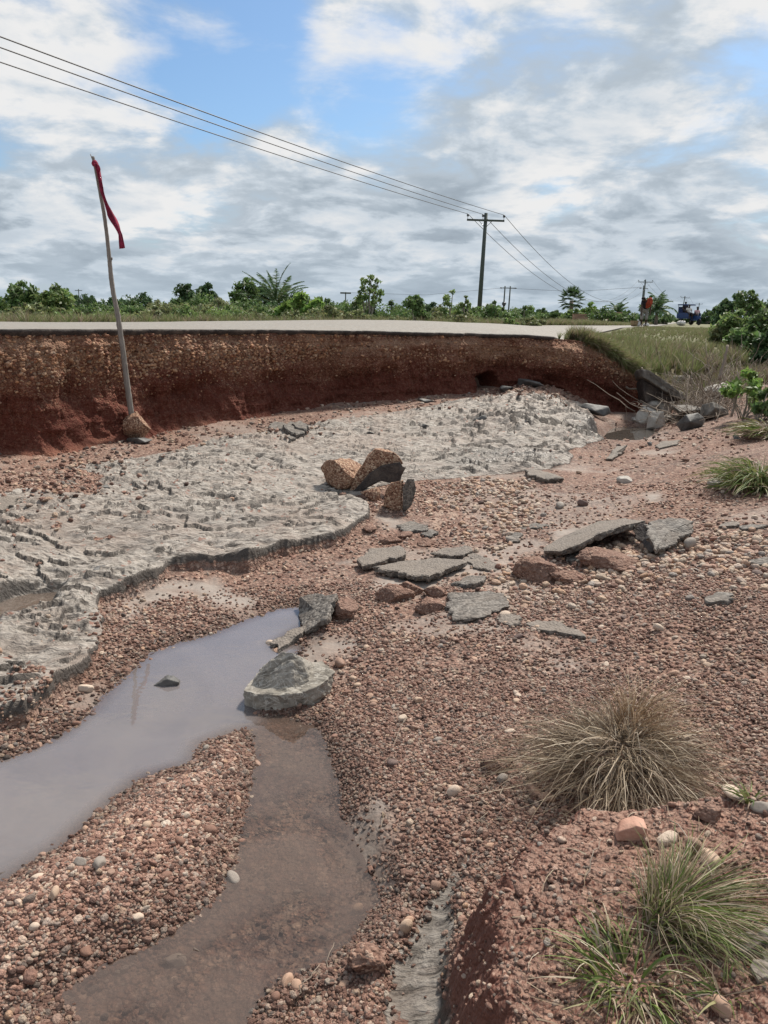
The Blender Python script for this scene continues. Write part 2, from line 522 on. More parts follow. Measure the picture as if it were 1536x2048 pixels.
def empty(name, loc=(0, 0, 0), rz=0.0):
    o = bpy.data.objects.new(name, None)
    o.empty_display_size = .1
    link(o)
    o.location = tuple(map(float, loc))
    o.rotation_euler = (0, 0, rz)
    return o


def fattr(o, name, vals):
    a = o.data.attributes.new(name, 'FLOAT', 'POINT')
    a.data.foreach_set('value', np.asarray(vals, np.float32))


def cattr(o, name, vals):
    a = o.data.attributes.new(name, 'FLOAT_COLOR', 'POINT')
    v = np.ones((len(vals), 4), np.float32)
    v[:, :3] = vals
    a.data.foreach_set('color', v.ravel())


def mat_new(name):
    m = bpy.data.materials.new(name)
    m.use_nodes = True
    return m, NT(m.node_tree)


def finish(nt, color, rough=.8, bump=None, bump_strength=.5, bump_dist=.01, spec=.35, extra=None):
    ins = {'Base Color': color, 'Roughness': rough, 'Specular IOR Level': spec}
    if bump is not None:
        b = nt.n('ShaderNodeBump', {'Height': bump, 'Strength': bump_strength, 'Distance': bump_dist})
        ins['Normal'] = b.outputs[0]
    ins.update(extra or {})
    p = nt.n('ShaderNodeBsdfPrincipled', ins)
    nt.n('ShaderNodeOutputMaterial', {0: p.outputs[0]})


# ------------------------------------------------------------------ materials
def mat_ground():
    m, t = mat_new('washed_ground')
    pos = t.n('ShaderNodeNewGeometry').outputs['Position']
    flat = t.vmath('MULTIPLY', pos, (1, 1, 1))
    clay, red, silt, wet, grass, bar, band = (t.attr(a) for a in ('clay', 'red', 'silt', 'wet', 'grass', 'bar', 'band'))
    warp = t.vmath('ADD', flat, t.vmath('SCALE', t.noise(flat, 9, 3, .5, out=1)))
    w2 = t.n('ShaderNodeVectorMath', {0: t.noise(flat, 30, 2, .5, out=1), 'Scale': .012}, operation='SCALE').outputs[0]
    wp = t.vmath('ADD', flat, w2)
    v1 = t.n('ShaderNodeTexVoronoi', {'Vector': wp, 'Scale': 105.0}, feature='F1')
    v2 = t.n('ShaderNodeTexVoronoi', {'Vector': wp, 'Scale': 46.0}, feature='F1')
    v3 = t.n('ShaderNodeTexVoronoi', {'Vector': wp, 'Scale': 21.0}, feature='F1')
    s1 = t.n('ShaderNodeSeparateColor', {0: v1.outputs['Color']}).outputs[0]
    s2 = t.n('ShaderNodeSeparateColor', {0: v2.outputs['Color']}).outputs[1]
    s3 = t.n('ShaderNodeSeparateColor', {0: v3.outputs['Color']}).outputs[2]
    big = t.noise(flat, 1.3, 4, .55)
    mid = t.noise(flat, 6.0, 5, .6)
    c1 = t.ramp(s1, [(0, (.05, .027, .021)), (.3, (.165, .084, .060)), (.62, (.27, .15, .112)), (.85, (.37, .245, .19)), (1, (.55, .42, .335))])
    c2 = t.ramp(s2, [(0, (.08, .046, .036)), (.45, (.235, .128, .095)), (.75, (.35, .215, .162)), (1, (.57, .44, .35))])
    gcol = t.mix(.5, c1, c2)
    gcol = t.mix(t.range(v2.outputs['Distance'], .30, .68, 0, .7), gcol, (.07, .042, .033))
    gcol = t.mix(t.math('MULTIPLY', t.math('GREATER_THAN', s3, .72), t.math('ADD', .18, t.math('MULTIPLY', band, .5))), gcol, (.50, .385, .30))
    gcol = t.mix(t.range(big, .35, .65, .0, .55), gcol, t.mix(.5, gcol, (.31, .165, .11)))
    gcol = t.mix(t.range(mid, .52, .70, 0, .5), gcol, (.21, .16, .135))
    st = t.vmath('MULTIPLY', flat, (14, 34, 20))
    st1 = t.noise(st, 1.0, 6, .62, .6)
    st2 = t.noise(t.vmath('MULTIPLY', flat, (3.0, 6.5, 4)), 1.0, 5, .6, .4)
    ccol = t.ramp(st1, [(.37, (.06, .05, .042)), (.44, (.21, .183, .158)), (.54, (.345, .308, .27)), (.70, (.44, .40, .355))])  # darkest streaks: wet crevices, with crevice shade put into the colour
    ccol = t.mix(t.range(st2, .48, .66, 0, .7), ccol, (.25, .20, .165))
    wv = t.noise(t.vmath('MULTIPLY', flat, (1.1, 2.6, 1)), 1.0, 5, .6, .8)
    ccol = t.mix(t.range(wv, .50, .68, 0, .6), ccol, (.20, .175, .155))
    ccol = t.mix(t.range(big, .48, .68, 0, .45), ccol, (.27, .20, .16))
    ccol = t.mix(t.math('MULTIPLY', t.math('GREATER_THAN', s2, .93), t.range(mid, .5, .62)), ccol, (.25, .13, .095))
    scol = t.mix(t.range(st2, .4, .65), (.285, .25, .22), (.235, .185, .155))
    rcol = t.mix(t.range(mid, .4, .62), (.25, .128, .09), (.30, .19, .14))
    col = t.mix(t.math('MULTIPLY', silt, .85), gcol, scol)
    col = t.mix(t.math('MULTIPLY', red, .65), col, t.mix(.35, rcol, gcol))
    col = t.mix(t.math('MULTIPLY', t.attr('mound'), .55), col, t.mix(.4, (.36, .225, .175), gcol))
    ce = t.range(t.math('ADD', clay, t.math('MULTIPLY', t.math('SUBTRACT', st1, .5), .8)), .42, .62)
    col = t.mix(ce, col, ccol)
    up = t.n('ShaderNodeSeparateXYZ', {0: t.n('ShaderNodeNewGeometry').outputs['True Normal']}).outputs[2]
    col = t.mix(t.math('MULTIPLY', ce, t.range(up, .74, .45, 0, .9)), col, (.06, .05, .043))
    col = t.mix(t.math('MULTIPLY', t.range(t.attr('mound'), .02, .25), t.range(up, .93, .70, 0, .95)), col, (.13, .05, .034))  # steep side of the hump: red soil, its shade painted in
    gr = t.mix(t.noise(flat, 3.0, 4), (.10, .12, .04), (.17, .14, .08))
    col = t.mix(grass, col, gr)
    dark = t.n('ShaderNodeHueSaturation', {'Saturation': 1.12, 'Value': .62, 'Color': col}).outputs[0]
    col = t.mix(t.math('MULTIPLY', wet, .9), col, dark)
    damp = t.range(t.noise(flat, .8, 3, .5), .48, .68, 0, .5)
    col = t.mix(t.math('MULTIPLY', damp, t.math('SUBTRACT', 1, ce)), col, t.n('ShaderNodeHueSaturation', {'Saturation': 1.1, 'Value': .72, 'Color': col}).outputs[0])
    rough = t.math('SUBTRACT', .86, t.math('MULTIPLY', wet, t.range(t.noise(flat, 5, 4), .35, .6, .10, .28)))
    rough = t.math('SUBTRACT', rough, t.math('MULTIPLY', ce, t.range(st2, .4, .6, .05, .25)))
    gb = t.math('ADD', t.math('MULTIPLY', t.math('SUBTRACT', 1, v1.outputs['Distance']), .45),
                t.math('MULTIPLY', t.math('SUBTRACT', 1, v2.outputs['Distance']), .8))
    gb = t.math('MULTIPLY', gb, t.math('SUBTRACT', 1.0, t.math('MULTIPLY', silt, .85)))
    cb = t.math('ADD', t.math('MULTIPLY', st1, 1.7), t.math('MULTIPLY', t.noise(st, 3.0, 4, .6), .5))
    h = t.n('ShaderNodeMix', {0: ce, 2: gb, 3: cb}, data_type='FLOAT').outputs[0]
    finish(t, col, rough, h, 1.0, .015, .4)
    return m


def mat_bank():
    m, t = mat_new('laterite_bank')
    pos = t.n('ShaderNodeNewGeometry').outputs['Position']
    lv = t.attr('level')
    top = t.attr('turf')
    j = t.noise(t.vmath('MULTIPLY', pos, (1.2, 1.2, 3)), 1.0, 4, .55)
    l2 = t.math('ADD', lv, t.math('MULTIPLY', t.math('SUBTRACT', j, .5), .75))
    base = t.ramp(l2, [(.0, (.20, .085, .055)), (.12, (.12, .037, .024)), (.30, (.10, .027, .017)), (.50, (.12, .036, .023)), (.58, (.175, .066, .042)), (.72, (.235, .11, .07)), (.82, (.34, .20, .13)), (.93, (.24, .115, .073)), (1.0, (.19, .09, .06))])
    rill = t.noise(t.vmath('MULTIPLY', pos, (26, 26, 5)), 1.0, 5, .65, .5)
    v = t.n('ShaderNodeTexVoronoi', {'Vector': pos, 'Scale': 60.0}, feature='F1')
    s = t.n('ShaderNodeSeparateColor', {0: v.outputs['Color']}).outputs[0]
    lite = t.mix(t.range(s, .55, .95), base, (.42, .26, .17))
    col = t.mix(t.range(l2, .40, .70, .12, .6), base, lite)
    col = t.mix(t.range(rill, .45, .70, 0, .5), col, t.n('ShaderNodeHueSaturation', {'Value': 1.35, 'Saturation': .9, 'Color': col}).outputs[0])
    col = t.mix(t.range(rill, .50, .30, 0, .55), col, t.n('ShaderNodeHueSaturation', {'Value': .62, 'Color': col}).outputs[0])
    col = t.mix(top, col, t.mix(t.noise(pos, 4, 4), (.12, .11, .05), (.20, .14, .085)))
    h = t.math('ADD', t.math('MULTIPLY', rill, .9), t.math('MULTIPLY', t.math('SUBTRACT', 1, v.outputs['Distance']), t.range(l2, .3, .75, .35, .9)))
    finish(t, col, .9, h, 1.0, .03, .2)
    return m


def mat_asphalt(name, a=(.20, .19, .18), b=(.30, .285, .265), scale=90, pit=.9, dust=.0):
    m, t = mat_new(name)
    pos = t.n('ShaderNodeNewGeometry').outputs['Position']
    v = t.n('ShaderNodeTexVoronoi', {'Vector': pos, 'Scale': scale}, feature='F1')
    s = t.n('ShaderNodeSeparateColor', {0: v.outputs['Color']}).outputs[0]
    n = t.noise(pos, 7, 5, .6)
    col = t.mix(t.range(s, .2, .9), a, b)
    col = t.mix(t.range(n, .45, .65, 0, .5), col, t.mix(.5, a, (.25, .20, .16)))
    if dust:
        up = t.n('ShaderNodeSeparateXYZ', {0: t.n('ShaderNodeNewGeometry').outputs['Normal']}).outputs[2]
        col = t.mix(t.math('MULTIPLY', t.range(up, .3, .9), t.range(t.noise(pos, 4, 4), .3, .6, dust * .5, dust)), col, (.215, .178, .148))
    h = t.math('ADD', t.math('SUBTRACT', 1, v.outputs['Distance']), t.math('MULTIPLY', n, .6))
    finish(t, col, .78, h, pit, .006, .35)
    return m


def mat_rock(name, stops, scale=14, bump=.7, rough=.75, vein=None, stretch=(1, 1, 1)):
    m, t = mat_new(name)
    pos = t.n('ShaderNodeTexCoord').outputs['Object']
    p = t.vmath('MULTIPLY', pos, stretch)
    n = t.noise(p, scale, 8, .62, .5)
    n2 = t.noise(p, scale * 4, 4, .6)
    col = t.ramp(t.math('ADD', t.math('MULTIPLY', n, .75), t.math('MULTIPLY', n2, .25)), stops)
    if vein:
        vn = t.noise(t.vmath('MULTIPLY', pos, (3, 14, 8)), 2.0, 5, .6, 1.2)
        col = t.mix(t.range(t.math('ABSOLUTE', t.math('SUBTRACT', vn, .5)), .035, .0, 0, .75), col, vein)
    finish(t, col, rough, t.math('ADD', n, t.math('MULTIPLY', n2, .5)), bump, .012, .35)
    return m


def mat_laterite(name, warm):
    m, t = mat_new(name)
    pos = t.n('ShaderNodeNewGeometry').outputs['Position']
    w2 = t.n('ShaderNodeVectorMath', {0: t.noise(pos, 40, 2, .5, out=1), 'Scale': .012}, operation='SCALE').outputs[0]
    v = t.n('ShaderNodeTexVoronoi', {'Vector': t.vmath('ADD', pos, w2), 'Scale': 95.0}, feature='F1')
    s = t.n('ShaderNodeSeparateColor', {0: v.outputs['Color']}).outputs[0]
    n = t.noise(pos, 9, 6, .65)
    n2 = t.noise(pos, 55, 4, .6)
    if warm:
        col = t.ramp(s, [(0, (.09, .042, .028)), (.35, (.22, .115, .075)), (.7, (.36, .225, .15)), (1, (.56, .42, .30))])
        col = t.mix(t.range(n, .45, .62, 0, .5), col, (.27, .155, .10))
    else:
        col = t.ramp(s, [(0, (.11, .06, .045)), (.5, (.20, .115, .085)), (.85, (.26, .16, .12)), (1, (.36, .25, .19))])
        col = t.mix(t.range(n, .42, .6, 0, .8), col, (.215, .135, .105))
    h = t.math('ADD', t.math('MULTIPLY', t.math('SUBTRACT', 1, v.outputs['Distance']), .7), t.math('ADD', n, t.math('MULTIPLY', n2, .6)))
    finish(t, col, .88, h, .9, .012, .25)
    return m


def mat_stones():
    """gravel instances carry their own tint"""
    m, t = mat_new('gravel_stone')
    c = t.attr('tint', 'INSTANCER', 0)
    pos = t.n('ShaderNodeTexCoord').outputs['Object']
    n = t.noise(pos, 2.2, 5, .6)
    col = t.mix(t.range(n, .35, .7, .0, .6), c, t.n('ShaderNodeHueSaturation', {'Value': .55, 'Saturation': 1.1, 'Color': c}).outputs[0])
    finish(t, col, .72, n, .5, .2, .35)
    return m


def mat_plain(name, col, rough=.7, var=.25, scale=12, spec=.3, metallic=0.0, bump=.2):
    m, t = mat_new(name)
    pos = t.n('ShaderNodeTexCoord').outputs['Object']
    n = t.noise(pos, scale, 5, .6)
    d = tuple(c * (1 - var) for c in col)
    l = tuple(min(1, c * (1 + var)) for c in col)
    finish(t, t.mix(t.range(n, .3, .7), d, l), rough, n, bump, .01, spec, {'Metallic': metallic})
    return m


def mat_leaf(name, gain=1.0, trans=.35):
    m, t = mat_new(name)
    c = t.attr('tint', 'GEOMETRY', 0)
    if gain != 1:
        c = t.n('ShaderNodeHueSaturation', {'Value': gain, 'Color': c}).outputs[0]
    p = t.n('ShaderNodeBsdfPrincipled', {'Base Color': c, 'Roughness': .55, 'Specular IOR Level': .3})
    tr = t.n('ShaderNodeBsdfTranslucent', {'Color': t.n('ShaderNodeHueSaturation', {'Value': 1.3, 'Hue': .49, 'Color': c}).outputs[0]})
    mx = t.n('ShaderNodeMixShader', {0: trans, 1: p.outputs[0], 2: tr.outputs[0]})
    t.n('ShaderNodeOutputMaterial', {0: mx.outputs[0]})
    return m


def mat_water(name, mud, turb, mud2=None, turb2=None, ripple=.03):
    m, t = mat_new(name)
    pos = t.n('ShaderNodeNewGeometry').outputs['Position']
    n = t.noise(t.vmath('MULTIPLY', pos, (5, 9, 5)), 1.0, 3, .5, .4)
    b = t.n('ShaderNodeBump', {'Height': n, 'Strength': ripple, 'Distance': .03}).outputs[0]
    cl = t.noise(pos, 2.2, 5, .6, .8)
    col = t.mix(t.range(cl, .35, .65), mud, tuple(c * .82 for c in mud))
    fac = t.range(cl, .3, .7, turb * .93, min(1, turb * 1.04))
    if mud2:
        mk_ = t.attr('milky')
        col = t.mix(mk_, t.mix(t.range(cl, .35, .65), mud2, tuple(c * .8 for c in mud2)), col)
        fac = t.n('ShaderNodeMix', {0: mk_, 2: t.range(cl, .38, .62, turb2 * .35, turb2 * 1.5), 3: fac}, data_type='FLOAT').outputs[0]
    df = t.n('ShaderNodeBsdfDiffuse', {'Color': col})
    tr = t.n('ShaderNodeBsdfTransparent', {'Color': (.92, .87, .83)})
    body = t.n('ShaderNodeMixShader', {0: fac, 1: tr.outputs[0], 2: df.outputs[0]})
    gl = t.n('ShaderNodeBsdfGlossy', {'Color': (1, 1, 1), 'Roughness': .02, 'Normal': b})
    fr = t.n('ShaderNodeFresnel', {'IOR': 1.55, 'Normal': b})
    mx = t.n('ShaderNodeMixShader', {0: fr.outputs[0], 1: body.outputs[0], 2: gl.outputs[0]})
    t.n('ShaderNodeOutputMaterial', {0: mx.outputs[0]})
    return m


M = dict(
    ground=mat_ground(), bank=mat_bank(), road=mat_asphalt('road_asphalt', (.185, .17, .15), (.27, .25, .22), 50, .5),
    slab=mat_asphalt('broken_asphalt', (.085, .075, .066), (.20, .175, .15), 75, 1.0, .6),
    slab_wet=mat_asphalt('pitted_asphalt', (.05, .045, .041), (.20, .182, .162), 60, 1.0, .2),
    tar=mat_asphalt('tar_face', (.035, .028, .026), (.06, .048, .043), 90, .6),
    laterite=mat_laterite('laterite_block', True), clod=mat_laterite('brown_clod', False), stone=mat_stones(),
    grey_rock=mat_rock('grey_rock', [(.35, (.10, .088, .073)), (.5, (.25, .225, .19)), (.68, (.37, .335, .29))], 9, 1.0, .85, (.46, .43, .38)),
    boulder=mat_rock('pale_boulder', [(.3, (.20, .18, .155)), (.5, (.38, .35, .31)), (.7, (.50, .47, .43))], 5, .9),
    slate=mat_rock('dark_slate', [(.3, (.05, .048, .045)), (.55, (.11, .105, .10)), (.75, (.19, .18, .17))], 9, .6, .6),
    concrete=mat_rock('weathered_concrete', [(.3, (.045, .038, .032)), (.5, (.13, .115, .098)), (.7, (.29, .265, .23))], 6, .8),
    brick_stone=mat_rock('orange_stone', [(.3, (.34, .17, .12)), (.5, (.46, .26, .19)), (.7, (.54, .36, .28))], 9, .5),
    stick=mat_rock('peeled_wood', [(.3, (.13, .115, .10)), (.55, (.24, .215, .19)), (.75, (.33, .30, .27))], 9, .4, .8, None, (6, 6, .8)),
    pole=mat_rock('treated_pole', [(.3, (.045, .055, .05)), (.55, (.075, .09, .08)), (.75, (.11, .125, .11))], 4, .3, .8, None, (5, 5, .4)),
    dead=mat_rock('dead_wood', [(.3, (.13, .10, .08)), (.55, (.26, .21, .165)), (.75, (.38, .32, .26))], 12, .4),
    bark=mat_rock('pale_bark', [(.3, (.16, .14, .11)), (.55, (.30, .27, .22)), (.75, (.42, .39, .33))], 10, .4),
    metal=mat_plain('dark_metal', (.06, .06, .065), .5, metallic=.3),
    cloth=mat_plain('red_cloth', (.22, .02, .05), .85, .35, 20),
    leaf=mat_leaf('leaf'), blade=mat_leaf('grass_blade', 1.0, .25), straw=mat_leaf('dry_straw', 1.0, .15),
    water=mat_water('puddle_water', (.255, .232, .235), .66, (.19, .135, .11), .30), stream=mat_water('channel_water', (.22, .17, .14), .45), pool=mat_water('pool_water', (.085, .075, .065), .8),
    skin=mat_plain('dark_skin', (.06, .035, .025), .55), hair=mat_plain('black_hair', (.012, .011, .011), .8),
    shirt=mat_plain('dark_shirt', (.025, .022, .03), .9), orange=mat_plain('orange_red_wrap', (.30, .05, .025), .9, .5, 8), grey_cloth=mat_plain('grey_trousers', (.24, .225, .21), .9),
    white=mat_plain('white_cloth', (.62, .60, .58), .9), pink=mat_plain('pink_cloth', (.55, .36, .38), .9), blue=mat_plain('blue_paint', (.02, .05, .16), .4), rubber=mat_plain('black_rubber', (.02, .02, .02), .8),
    wicker=mat_plain('wicker', (.28, .20, .11), .9), mudbrick=mat_plain('mud_wall', (.36, .23, .17), .95, .2, 3),
)

# ------------------------------------------------------------------ ground sheet
th_d = np.radians(np.linspace(-33, 33, 860))
th = np.concatenate([np.radians(np.linspace(-180, -34, 50)), th_d, np.radians(np.linspace(34, 180, 51))])[:-1]
rr = np.concatenate([[.02, .3, .6, .85], np.exp(np.linspace(math.log(1.0), math.log(13.5), 760)), np.exp(np.linspace(math.log(13.7), math.log(60), 60)), np.exp(np.linspace(math.log(66), math.log(6000), 40))])
TH, RR = np.meshgrid(th, rr)
gx_, gy_ = RR * np.sin(TH), RR * np.cos(TH)
zg, mk = height(gx_.ravel(), gy_.ravel(), masks=True)
nr, nc = TH.shape
ii = np.arange(nr * nc).reshape(nr, nc)
jj = np.roll(ii, -1, 1)
faces = np.stack([ii[:-1], jj[:-1], jj[1:], ii[1:]], -1).reshape(-1, 4)
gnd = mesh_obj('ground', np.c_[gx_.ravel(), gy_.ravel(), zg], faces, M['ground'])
for k in ('clay', 'red', 'silt', 'wet', 'grass', 'bar', 'band', 'mound'):
    fattr(gnd, k, mk[k])
tag(gnd, kind='structure')

# ------------------------------------------------------------------ the washed-out bank under the road
s_x = np.concatenate([np.linspace(-9, -3.9, 120), np.linspace(-3.88, X_END + .05, 900)])
s_y = wall_y(s_x)
# smooth the foot line, then take its normal towards the camera
kern = np.ones(61) / 61
pad = np.r_[np.full(30, s_y[0]), s_y, np.full(30, s_y[-1])]
s_y = np.where(np.arange(len(s_x)) < len(s_x) - 31, np.convolve(pad, kern, 'valid'), s_y)
tx, ty = np.gradient(s_x), np.gradient(s_y)
ln = np.hypot(tx, ty)
nx, ny = ty / ln, -tx / ln
arc = np.cumsum(ln)
ztop = top_z(s_x, s_y) + .0
zbot = FLOOR(s_x, s_y) - .16
tv = np.concatenate([np.linspace(0, 1, 150), [1.0, 1.0, 1.0, 1.0]])
back = np.concatenate([np.zeros(150), [.12, .35, .65, 1.0]])
A, T_ = np.meshgrid(arc, tv)
_, BK = np.meshgrid(arc, back)
fade = smooth(X_END + .05, X_END - .5, s_x)[None]
Z = zbot[None] + (ztop - zbot)[None] * T_
hh = (ztop - zbot)[None] * T_
bulge = .34 * fbm(A * .5, T_ * .5, 3, .5, 81) + .10 * fbm(A * 2.2, T_ * 2.5, 3, .55, 82)
jl = T_ + .24 * fbm(A * .45, T_ * .4 + 3, 4, .55, 84)
jl = jl + .05 * fbm(A * 3.1, T_ * 1.5, 3, .6, 89)
under = -.16 * np.clip(.55 + 1.5 * fbm(A * .8, A * 0 + 4, 3, .5, 92), .05, 1.25) * smooth(.62, .44, jl) * smooth(.02, .2, T_) + .03 * smooth(.46, .40, jl) + .04 * smooth(.33, .26, jl)
foot_ = .22 * smooth(.25, .0, T_) ** 1.5
rill = .055 * fbm(A * 7 + .8 * T_, T_ * 2.2, 4, .6, 85, ridged=True) + .022 * fbm(A * 20, T_ * 18, 5, .65, 86) + .02 * fbm(A * 6, T_ * 7, 3, .55, 93)
strat = .022 * fbm(A * .35, T_ * 13, 3, .6, 87)
lean = -.06 * T_
butt = .11 * fbm(A * 1.5 + 5, T_ * .35, 3, .5, 88, ridged=True) * smooth(1.0, .85, T_)
out = butt + bulge * smooth(1.02, .8, T_) * .8 + bulge * .2 + under + foot_ + rill + strat + lean
# the hollow scoured into the foot of the bank
ca = float(np.interp(at_y(985, 770, 10.45)[0], s_x, arc))
out -= .55 * np.exp(-((A - ca) / .17) ** 4) * smooth(.52, .30, T_ + .35 * np.abs(A - ca))
out = out * (1 - (BK > 0)) + (out[149][None] - BK) * (BK > 0)
Xb, Yb = s_x[None] + nx[None] * out, s_y[None] + ny[None] * out
Zb = Z + (BK > 0) * (.0 + .015 * fbm(A * 3, BK * 5, 3, .5, 90)) - .0
Zb = np.where(BK > .9, Zb - .15, Zb)
nr, nc = Xb.shape
ii = np.arange(nr * nc).reshape(nr, nc)
faces = np.stack([ii[:-1, :-1], ii[:-1, 1:], ii[1:, 1:], ii[1:, :-1]], -1).reshape(-1, 4)
bank = mesh_obj('earth_bank', np.c_[Xb.ravel(), Yb.ravel(), Zb.ravel()], faces, M['bank'])
fattr(bank, 'level', T_.ravel())
fattr(bank, 'turf', (BK > .05).astype(float).ravel())
tag(bank, kind='structure')
edge_x, edge_y, edge_z = Xb[149], Yb[149], Zb[149]

# ------------------------------------------------------------------ road: broken edge over the bank, far edge at the verge
near_pts = [(float(a), float(b)) for a, b in zip(edge_x[::4], edge_y[::4]) if a < at_y(1105, 675, 10.9)[0]]
near_pts = [(near_pts[0][0] - 12, near_pts[0][1] - 6)] + near_pts
for px, D in ((1128, 12.2), (1150, 15), (1190, 20), (1240, 28), (1280, 38), (1318, 60), (1345, 100), (1362, 180)):
    near_pts.append(tuple(at_y(px, 650, D)[:2]))
far_pts = [(-24, 3.5), tuple(at_y(-350, 650, 9.5)[:2])] + [tuple(at_y(px, 650, D)[:2]) for px, D in ((0, 13.5), (300, 16), (650, 19.3), (1000, 23.5), (1180, 34), (1240, 44), (1292, 66), (1328, 106), (1350, 186))]


def resample(pts, n, power=1.0):
    p = np.array(pts)
    d = np.r_[0, np.cumsum(np.hypot(*np.diff(p, axis=0).T))]
    q = np.linspace(0, 1, n) * d[-1]
    return np.c_[np.interp(q, d, p[:, 0]), np.interp(q, d, p[:, 1])]


npn = np.array(near_pts)
NR = len(npn)
dn = np.r_[0, np.cumsum(np.hypot(*np.diff(npn, axis=0).T))]
fpn = np.array(far_pts)
# pair each near-edge point with the far-edge point straight across the road
tan = np.gradient(npn, axis=0)
tan = np.array([np.convolve(np.r_[np.full(20, c[0]), c, np.full(20, c[-1])], np.ones(41) / 41, 'valid') for c in tan.T]).T
fr_ = resample(far_pts, 4000)
idx = []
last = 0
for i in range(NR):
    dvec = fr_ - npn[i]
    al = np.abs(dvec @ (tan[i] / np.linalg.norm(tan[i])))
    al[:last] += 1e3
    last = int(np.argmin(al[:]))
    idx.append(last)
across = fr_[idx]
nrow = 14
vs, fs = [], []
jag = .10 * fbm(dn * 2.2, dn * 0 + 1, 4, .6, 95) + .03 * fbm(dn * 9, dn * 0 + 2, 2, .5, 96)
for i in range(NR):
    dirn = across[i] - npn[i]
    dirn /= np.linalg.norm(dirn)
    a = npn[i] - dirn * (.04 + jag[i])
    for k in range(nrow):
        q = (k / (nrow - 1)) ** 1.6
        x, y = a * (1 - q) + across[i] * q
        vs.append((x, y, 0))
vs = np.array(vs)
vs[:, 2] = top_z(vs[:, 0], vs[:, 1]) + .035 + .01 * fbm(vs[:, 0] * .8, vs[:, 1] * .8, 3, .5, 97)
low = vs.reshape(NR, nrow, 3)[:, 0].copy()
inn = vs.reshape(NR, nrow, 3)[:, 1].copy()
low2 = low.copy()
low2[:, 2] -= .026
inner = low * .6 + inn * .4
inner[:, 2] -= .06
nv = len(vs)
ii = np.arange(nv).reshape(NR, nrow)
f1 = np.stack([ii[:-1, :-1], ii[1:, :-1], ii[1:, 1:], ii[:-1, 1:]], -1).reshape(-1, 4)
a0, a1, a2 = ii[:, 0], nv + np.arange(NR), nv + NR + np.arange(NR)
f2 = np.stack([a0[:-1], a1[:-1], a1[1:], a0[1:]], -1)
f3 = np.stack([a1[:-1], a2[:-1], a2[1:], a1[1:]], -1)
road = mesh_obj('road', np.r_[vs, low2, inner], np.r_[f1, f2, f3], M['road'], smooth_shade=False)
road.data.materials.append(M['tar'])
mi_ = np.zeros(len(road.data.polygons), np.int32)
mi_[len(f1):] = 1
road.data.polygons.foreach_set('material_index', mi_)
tag(road, kind='structure')

# ------------------------------------------------------------------ standing water


def water_sheet(name, poly, z, mat, grow=.14):
    p = np.array(poly)
    p = p[np.abs(p[:, 0]) < 5]
    c = p.mean(0)
    bm = bmesh.new()
    q = np.roll(p, -1, 0) - np.roll(p, 1, 0)
    n = np.c_[q[:, 1], -q[:, 0]] / np.linalg.norm(q, axis=1)[:, None]
    area = np.sum(p[:, 0] * np.roll(p[:, 1], -1) - np.roll(p[:, 0], -1) * p[:, 1])
    g = p + n * grow * (1 if area > 0 else -1)
    f = bm.faces.new([bm.verts.new((a, b, z)) for a, b in g])
    if f.normal.z < 0 or area < 0:
        f.normal_flip()
    bmesh.ops.triangulate(bm, faces=bm.faces[:])
    o = bm_obj(name, bm, mat)
    return tag(o, kind='structure')


wx_, wy_ = np.meshgrid(np.arange(-3.2, 1.0, .03), np.arange(.35, 5.2, .03))
hz_ = height(wx_.ravel(), wy_.ravel())
nr, nc = wx_.shape
ii = np.arange(nr * nc).reshape(nr, nc)
fq = np.stack([ii[:-1, :-1], ii[:-1, 1:], ii[1:, 1:], ii[1:, :-1]], -1).reshape(-1, 4)
near_ = np.maximum(sdf_poly(wx_.ravel(), wy_.ravel(), PUDDLE), sdf_poly(wx_.ravel(), wy_.ravel(), STREAM))
keep = (hz_[fq].min(1) < .004) & (near_[fq].max(1) > -.2)
fq = fq[keep]
used_, inv_ = np.unique(fq, return_inverse=True)
pud = mesh_obj('puddle_water', np.c_[wx_.ravel()[used_], wy_.ravel()[used_], np.zeros(len(used_))], inv_.reshape(-1, 4), M['water'])
fattr(pud, 'milky', smooth(-.10, .035, sdf_poly(wx_.ravel()[used_], wy_.ravel()[used_], PUDDLE)))
tag(pud, kind='structure')
water_sheet('channel_water', CHANNEL, CH_Z, M['stream'], .04)
water_sheet('pool_water', POOL, POOL_Z, M['pool'], .1)
# ------------------------------------------------------------------ shapes
def ico(sub):
    bm = bmesh.new()
    bmesh.ops.create_icosphere(bm, subdivisions=sub, radius=1.0)
    bm.verts.ensure_lookup_table()
    v = np.array([q.co[:] for q in bm.verts])
    f = np.array([[q.index for q in p.verts] for p in bm.faces])
    bm.free()
    return v, f


ICO = {s: ico(s) for s in (2, 3, 4, 5)}


def n3(v, s, seed, oct=3):
    """cheap 3-d noise from three planes"""
    return (fbm(v[:, 0] * s + seed, v[:, 1] * s + v[:, 2] * .7 * s, oct, .55, seed) + fbm(v[:, 1] * s - seed, v[:, 2] * s + v[:, 0] * .7 * s, oct, .55, seed + 7)
            + fbm(v[:, 2] * s + 2 * seed, v[:, 0] * s - v[:, 1] * .7 * s, oct, .55, seed + 13)) / 2.2


def rock_shape(seed, sub=4, cuts=9, cut=(.55, .85), rough=.06, lump=.12, freq=1.6):
    r = np.random.default_rng(seed)
    v, f = ICO[sub]
    v = v.copy()
    v *= (1 + lump * n3(v, freq * .8, seed % 40, 3))[:, None]
    for _ in range(cuts):
        n = r.normal(size=3)
        n /= np.linalg.norm(n)
        d = r.uniform(*cut)
        e = np.maximum(v @ n - d, 0)
        v -= e[:, None] * n[None] * .96
    v *= (1 + rough * n3(v, freq * 3, (seed + 5) % 40, 4))[:, None]
    lo, hi = v.min(0), v.max(0)
    return (v - (lo + hi) / 2) / (hi - lo) * 2, f


